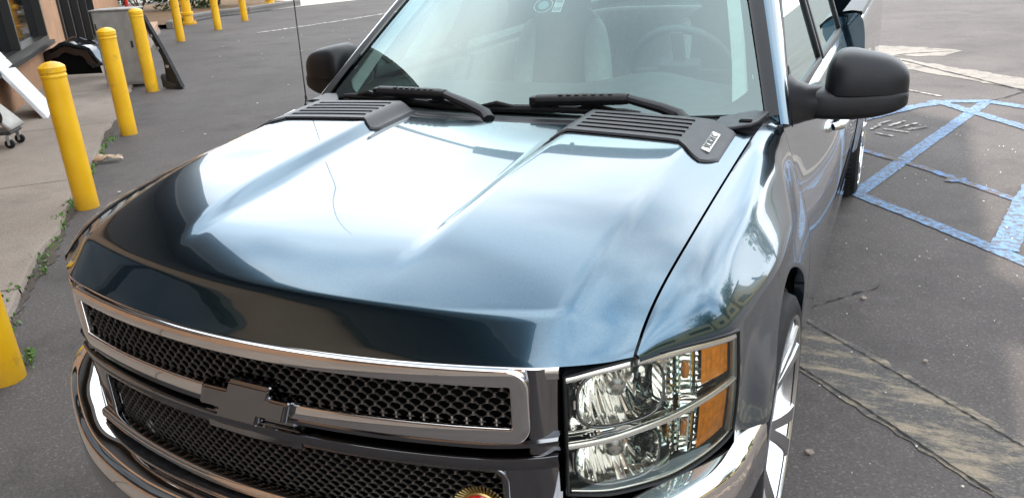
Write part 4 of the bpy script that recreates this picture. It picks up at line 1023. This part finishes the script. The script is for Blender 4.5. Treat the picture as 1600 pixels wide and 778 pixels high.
# ================================================================== things beside the shop
def yellow_mat():
    m = mat('bollard_yellow', (.84, .46, .006), .40, coat=.15, coat_r=.25, rvar=.08, vscale=8, bump=.03, bscale=40)
    nt = m.node_tree; L = nt.links.new; N = nt.nodes.new; b = nt.nodes['Principled BSDF']; t = N('ShaderNodeTexCoord'); oi = N('ShaderNodeObjectInfo')
    ad = N('ShaderNodeVectorMath'); ad.operation = 'ADD'; L(t.outputs['Object'], ad.inputs[0]); L(oi.outputs['Location'], ad.inputs[1])
    n = N('ShaderNodeTexNoise'); n.inputs['Scale'].default_value = 7; n.inputs['Detail'].default_value = 9; n.inputs['Roughness'].default_value = .7; L(ad.outputs[0], n.inputs['Vector'])
    r = N('ShaderNodeValToRGB'); r.color_ramp.elements[0].position = .57; r.color_ramp.elements[1].position = .72; L(n.outputs['Fac'], r.inputs[0])
    n2 = N('ShaderNodeTexNoise'); n2.inputs['Scale'].default_value = 3; n2.inputs['Detail'].default_value = 4; L(ad.outputs[0], n2.inputs['Vector'])
    r2 = N('ShaderNodeValToRGB'); r2.color_ramp.elements[0].color = (.74, .38, .004, 1); r2.color_ramp.elements[1].color = (.88, .50, .010, 1); r2.color_ramp.elements[0].position = .3; r2.color_ramp.elements[1].position = .7; L(n2.outputs['Fac'], r2.inputs[0])
    # splashed dirt near the foot
    sx = N('ShaderNodeSeparateXYZ'); L(t.outputs['Object'], sx.inputs[0]); mr = N('ShaderNodeMapRange'); mr.inputs['From Min'].default_value = .0; mr.inputs['From Max'].default_value = .13; mr.inputs['To Min'].default_value = .62; mr.inputs['To Max'].default_value = 0; L(sx.outputs['Z'], mr.inputs[0])
    mm = N('ShaderNodeMath'); mm.operation = 'MULTIPLY'; L(mr.outputs[0], mm.inputs[0]); L(n.outputs['Fac'], mm.inputs[1]); mx_ = N('ShaderNodeMath'); mx_.operation = 'MAXIMUM'; L(mm.outputs[0], mx_.inputs[0])
    mh = N('ShaderNodeMath'); mh.operation = 'MULTIPLY'; mh.inputs[1].default_value = .55; L(r.outputs[0], mh.inputs[0]); L(mh.outputs[0], mx_.inputs[1])
    mx = N('ShaderNodeMixRGB'); L(mx_.outputs[0], mx.inputs[0]); L(r2.outputs[0], mx.inputs[1]); mx.inputs[2].default_value = (.20, .12, .05, 1); L(mx.outputs[0], b.inputs['Base Color'])
    return m
M['yellow'] = yellow_mat()
M['galv'] = mat('galvanised_steel', (.34, .32, .295), .6, .3, var=.16, vscale=5, rvar=.1, bump=.06, bscale=20)
M['dirt'] = ground_mat('joint_dirt', (.045, .034, .026), (.10, .078, .06), (.2, .17, .13), .3, .8)
M['white_board'] = mat('white_board', (.66, .66, .67), .5, var=.12, vscale=4)
M['dark_metal'] = mat('dark_scrap', (.035, .035, .038), .45, .2, var=.3, vscale=14)
def bollard_mesh():
    b = MB(); r = .083
    b.lathe([(r, 0), (r, .972), (r+.004, .975), (r+.005, .988), (r+.001, .994), (r+.001, 1.006), (r+.006, 1.012), (r+.006, 1.046), (r*.98, 1.054), (r*.75, 1.069), (r*.4, 1.080), (.0001, 1.085)], 40)
    return b
bol_me = None
BOL = [(-2.353, .784, 'yellow bollard cut off by the left edge, nearest the truck bumper'), (-4.262, 2.727, 'yellow bollard beside the white board, second nearest the camera'),
       (-6.055, 4.649, 'yellow bollard in front of the dark shop doorway, left of the grey cabinet'), (-7.958, 6.673, 'yellow bollard standing against the grey cabinet'),
       (-12.25, 11.27, 'yellow bollard beyond the cabinet, in front of the yellow hydrant'), (-13.02, 13.11, 'yellow bollard by the planter kerb, second from the far end'), (-13.82, 14.85, 'farthest yellow bollard in front of the mulch bed')]
for i, (x, y, lab) in enumerate(BOL):
    if i == 0:
        bo = bollard_mesh().build('bollard', M['yellow'], angle=30); bol_me = bo.data
    else:
        bo = bpy.data.objects.new('bollard', bol_me); COL.objects.link(bo)
    bo.location = (x, y, 0); bo.rotation_euler = (random.uniform(-.012, .012), random.uniform(-.012, .012), i)
    tag(bo, lab, 'bollard', 'yellow bollards along the sidewalk')
def hydrant(x, y, lab):
    h = empty('hydrant', (x, y, 0)); tag(h, lab, 'hydrant', 'yellow standpipes by the planter')
    MB().lathe([(.19, 0), (.19, .05), (.13, .06), (.12, .22), (.15, .23), (.15, .29), (.115, .30), (.11, .85), (.14, .86), (.14, .90), (.10, .96), (.04, 1.0), (.0001, 1.01)], 28).build('hydrant_body', M['yellow'], h)
    for a in (0, 2.1, 4.2):
        MB().tube([(.08*math.cos(a), .08*math.sin(a), .7), (.19*math.cos(a), .19*math.sin(a), .7)], [.055, .06], 14).build('outlet', M['yellow'], h)
    for k in range(8):
        a = k*math.pi/4; MB().lathe([(.016, 0), (.016, .03), (.0001, .032)], 6, (.165*math.cos(a), .165*math.sin(a), .05)).build('flange_bolt', M['yellow'], h)
hydrant(-15.0, 14.15, 'yellow hydrant standpipe behind the fifth bollard'); hydrant(-15.9, 18.2, 'small far yellow hydrant beside the pale driveway')
# grey sheet-metal cabinet behind the bollard
cab = empty('metal_cabinet', (-8.62, 6.83, .036)); tag(cab, 'grey sheet metal cabinet behind the yellow bollard on the sidewalk edge', 'cabinet'); cab.rotation_euler = (0, 0, .44)
bevel(MB().box((0, .17, .50), (.56, .34, 1.0)).build('cabinet_body', M['galv'], cab, smooth=False), .012)
bevel(MB().box((0, -.004, .50), (.50, .012, .93)).build('cabinet_door', M['galv'], cab, smooth=False), .004)
bevel(MB().box((0, .17, 1.008), (.60, .38, .02)).build('cabinet_top', M['galv'], cab, smooth=False), .006)
for z in (.2, .8): MB().tube([(-.245, -.014, z-.04), (-.245, -.014, z+.04)], .009, 8).build('hinge', M['dark_metal'], cab)
bevel(MB().box((.20, -.016, .55), (.03, .02, .09)).build('latch', M['dark_metal'], cab, smooth=False), .004)
# black bumper cover leaning on the cabinet
bc_ = empty('bumper_cover', (-7.62, 6.86, 0)); tag(bc_, 'scuffed black plastic bumper part leaning against the grey cabinet', 'car part')
ax0, ax1 = Vector((0, 0, .015)), Vector((-.62, .15, .95)); R = []
for k in range(17):
    q = k/16; c_ = ax0.lerp(ax1, q)+Vector((.0, .02, 0))*math.sin(q*math.pi); w = .035+.03*(1-q)**2; dd = .03+.10*max(0, 1-q*2.4)**1.3
    R.append([c_+Vector((w*.4, -.02, .02)), c_+Vector((w*.6, .03, .01)), c_+Vector((-.02, .06, -.0)), c_+Vector((-dd*2.0, .04, -.012)), c_+Vector((-dd*2.2, -.01, -.012)), c_+Vector((-.03, -.03, .0))])
solid(MB().rows(R, closed=True, caps=True).build('bumper_skin', M['dark_metal'], bc_), .0)
MB().extrude([Vector((-.32, -.02, .02)), Vector((.01, -.02, .005)), Vector((-.05, -.02, .06)), Vector((-.24, -.02, .10)), Vector((-.30, -.02, .20)), Vector((-.33, -.02, .16))], (0, .05, 0)).build('mount_bracket', M['dark_metal'], bc_, smooth=False)
for z in (.30, .55, .72):
    MB().box(tuple(ax0.lerp(ax1, z)+Vector((-.035, -.012, 0))), (.05, .02, .035)).build('clip_tab', M['galv'], bc_, smooth=False)
# white A-frame board
bd = empty('sign_board', (-7.80, 4.92, .036)); tag(bd, 'white folding sidewalk board leaning in front of the shop window', 'sign board')
bd.rotation_euler = (0, 0, 0)
LB, VB = Vector((-.62, -.30, 1.0)), Vector((-.70, .62, .0)).normalized()
def slab(base, a, b, t): n_ = a.cross(b).normalized(); return MB().extrude([base, base+a, base+a+b, base+b], n_*t)
bevel(slab(Vector((.12, .0, 0)), LB*1.5, VB*.75, .05).build('board_panel', M['white_board'], bd, smooth=False), .008)
# black wheel-arch liner lying by the doorway
ln = empty('wheel_arch_liner', (-10.0, 7.12, .036)); tag(ln, 'black curved wheel arch liner standing by the shop doorway', 'car part'); ln.rotation_euler = (0, 0, math.radians(205))
R = []
for k in range(21):
    a = math.radians(lerp(-12, 168, k/20)); ro = .47+.02*math.sin(k*1.3); c_ = Vector((ro*math.cos(a), 0, .10+ro*.92*math.sin(a)))
    rad_ = Vector((math.cos(a), 0, math.sin(a))); R.append([c_+rad_*.05+Vector((0, -.22, 0)), c_+Vector((0, -.19, 0)), c_+rad_*.01+Vector((0, .10, 0)), c_-rad_*.14+Vector((0, .15, 0))])
solid(MB().rows(R).build('liner_shell', M['gloss_black'], ln), .012)
MB().extrude([Vector((.44*math.cos(math.pi*k/16), .10, .08+.42*math.sin(math.pi*k/16))) for k in range(17)], (0, .02, 0)).build('liner_inner_wall', M['void'], ln, smooth=False)
bevel(MB().box((-.55, -.03, .06), (.24, .10, .10), Matrix.Rotation(.35, 3, 'Y')).build('liner_flap', M['dark_metal'], ln, smooth=False), .01)
MB().extrude([Vector((.22, .06, .0)), Vector((.50, .06, .0)), Vector((.44, .06, .34)), Vector((.30, .06, .22))], (0, .03, 0)).build('splash_panel', M['galv'], ln, smooth=False)
# small trolley at the left edge
tr = empty('shop_trolley', (-6.83, 3.80, .036)); tag(tr, 'grey curved trolley panel with black oval handle at the left edge', 'trolley'); tr.rotation_euler = (0, 0, .6)
R = []
for k in range(13):
    q = k/12; R.append([Vector((lerp(-.42, .16, q**.9), y, lerp(.66, .17, q)+.05*math.sin(q*math.pi))) for y in (-.16, -.14, .14, .16)])
solid(MB().rows(R).build('trolley_panel', M['galv'], tr), .035)
MB().sweep([(.05+.05*math.cos(2*math.pi*k/24)-.10*math.sin(2*math.pi*k/24)*.5, -.175, .42+.14*math.sin(2*math.pi*k/24)) for k in range(24)], lambda p: (0, -1, 0), rr_sec(.045, .03, .01), closed=True).build('trolley_handle', M['gloss_black'], tr)
for (x, y) in ((.12, -.12), (.12, .12), (-.42, -.12), (-.42, .12)):
    cs = MB().lathe([(.0, -.016), (.040, -.016), (.046, -.01), (.046, .01), (.040, .016), (.0, .016)], 20, (x, y, .046), 'y').build('caster', M['rubber'], tr)
    b = MB(); b.box((x, y, .105), (.035, .05, .05)); b.box((x, y+.022, .07), (.02, .006, .07)); b.box((x, y-.022, .07), (.02, .006, .07)); b.build('caster_fork', M['galv'], cs, smooth=False)
bevel(MB().box((-.15, 0, .15), (.62, .28, .03)).build('trolley_deck', M['dark_metal'], tr, smooth=False), .008)
# dry leaf on the asphalt
R = []
for k in range(9):
    q = k/8; w = .055*math.sin(q*math.pi)**.7*(1+.2*math.sin(9*q)); p = Vector((lerp(-.12, .13, q), .02*math.sin(4*q), .012+.035*math.sin(q*math.pi)))
    R.append([p+Vector((0, -w, .010*math.sin(k*2))), p+Vector((0, -w*.3, .022)), p+Vector((0, w*.3, .010)), p+Vector((0, w, .030*math.sin(k)+.01))])
lf = solid(MB().rows(R).build('dry_leaf', mat('dry_leaf', (.30, .13, .05), .7, col2=(.62, .52, .40), vscale=9)), .004); lf.location = (-5.26, 3.73, .004); lf.rotation_euler = (0, 0, .9)
tag(lf, 'curled brown and white dry leaf on the asphalt between two bollards', 'leaf')
for (qa, qb) in ((-2, 3.1), (3.0, 6.2), (6.1, 10.4), (10.3, 14)):
    ragged('dirt_seam', [(SW(lerp(qa, qb, k/8), 1.225+.02*math.sin(k*2.1+qa)).x, SW(lerp(qa, qb, k/8), 1.225+.02*math.sin(k*2.1+qa)).y) for k in range(9)], .085, M['dirt'], .005, ground, .018, .04, True)
# weeds in the joint between sidewalk and asphalt
V = []; F = []
R_ = random.Random(5)
SP = [(-4.19, 2.44, .9, 30), (-3.65, 1.86, .7, 26), (-3.19, 1.37, .9, 30), (-2.46, .80, 1.1, 44), (-5.79, 4.13, .6, 24), (-5.45, 3.85, .6, 22), (-6.0, 4.4, .6, 20), (-4.45, 2.72, .8, 24), (-3.95, 2.2, .6, 18), (-3.4, 1.6, .5, 16), (-5.1, 3.42, .5, 14), (-2.9, 1.1, .6, 20), (-2.38, .90, .8, 26)]
for k in range(22):
    q = R_.uniform(1.0, 9.5); p_ = SW(q, 1.215+R_.gauss(0, .012)); SP.append((p_.x, p_.y, R_.uniform(.2, .55), R_.randint(8, 22)))
for (x, y, s_, n) in SP:
    for k in range(n):
        d = R_.gauss(0, .07); px_, py_ = x-d*.7+R_.gauss(0, .022), y+d*.7+R_.gauss(0, .022); h = R_.uniform(.015, .06)*s_; a = R_.uniform(0, 6.28); l = Vector((math.cos(a), math.sin(a), 0))*h*R_.uniform(.5, 1.2); t = Vector((-math.sin(a), math.cos(a), 0))*R_.uniform(.006, .013)
        b0 = Vector((px_, py_, .002)); i = len(V); V += [b0-t*.4, b0+l*.5+Vector((0, 0, h))-t, b0+l+Vector((0, 0, h*.85)), b0+l*.5+Vector((0, 0, h))+t, b0+t*.4]; F.append((i, i+1, i+2, i+3, i+4))
wd = mesh_obj('weeds', V, F, M['leaf_fresh'], smooth=False); tag(wd, 'small green weeds growing along the sidewalk edge', 'weeds', kind='stuff')
# red post behind the cabinet
rp_ = empty('red_post', (-11.6, 9.6, .036)); tag(rp_, 'thin red post behind the grey cabinet', 'post')
MB().tube([(0, 0, 0), (0, 0, 1.25)], .035, 12).build('post_shaft', M['red'], rp_); MB().lathe([(.13, 0), (.13, .03), (.04, .06), (.04, .08)], 20).build('post_base', M['dark_metal'], rp_)
# planting and what lies beyond
bush((-19.0, 16.2, .1), (1.3, 1.1, .75), 2600, .07, M['leaf_dark'], 'dark green bush behind the cabinet, left of the white wall gap', 11)
bush((-17.4, 17.6, .1), (1.2, 1.1, .7), 2600, .07, M['leaf_dark'], 'dark green bush between the far bollards over the mulch', 12)
wbx = empty('white_building', (-24, 24, 0)); tag(wbx, 'white building beyond the planting bed', 'building')
b = MB().box((0, 0, 1.8), (14, 5, 3.6), Matrix.Rotation(math.radians(40), 3, 'Z')); b.build('wall', mat('white_wall', (.72, .70, .66), .8, var=.05, vscale=2), wbx, smooth=False)
b = MB().box((0, 0, 3.7), (14.4, 5.4, .2), Matrix.Rotation(math.radians(40), 3, 'Z')); b.build('roof', M['fascia'], wbx, smooth=False)
# off to the right: verge, trees and a low yellow building that the paint and glass mirror
vg = poly('grass_verge', [(11, -14), (12.5, -14), (12.5, 40), (11, 40)], .05, ground_mat('grass', (.05, .09, .02), (.10, .17, .04), (.2, .28, .08), .2, 1.0), kind='structure')
for i, (x, y, h, rx) in enumerate([(13.4, -3.5, 5.6, 1.7), (14.2, 4.5, 6.6, 2.1), (13.6, 10.5, 5.2, 1.6), (14.8, 17.5, 7.0, 2.2), (13.8, 26, 6.2, 2.0)]):
    tree((x, y, 0), h, (rx, rx, h*.30), 2600, .14, M['leaf_mid'], ['small round tree nearest along the verge across the lot', 'second tree along the verge across the lot', 'third and lowest tree along the verge across the lot', 'tallest tree along the verge across the lot', 'farthest tree along the verge across the lot'][i], 30+i, 'trees on the verge across the lot')
yb = empty('yellow_building', (24, 10, 0)); tag(yb, 'low cream yellow building behind the trees across the lot', 'building')
MB().box((0, 0, 2.2), (8, 40, 4.4)).build('wall', mat('cream_wall', (.62, .50, .27), .85, var=.06, vscale=1.5), yb, smooth=False)
MB().box((0, 0, 4.5), (8.6, 40.6, .25)).build('roof', M['fascia'], yb, smooth=False)
for k in range(7):
    w_ = MB().box((-4.01, -17+5.6*k, 2.0), (.06, 2.6, 1.5)).build('window', M['shop_glass'], yb, smooth=False)
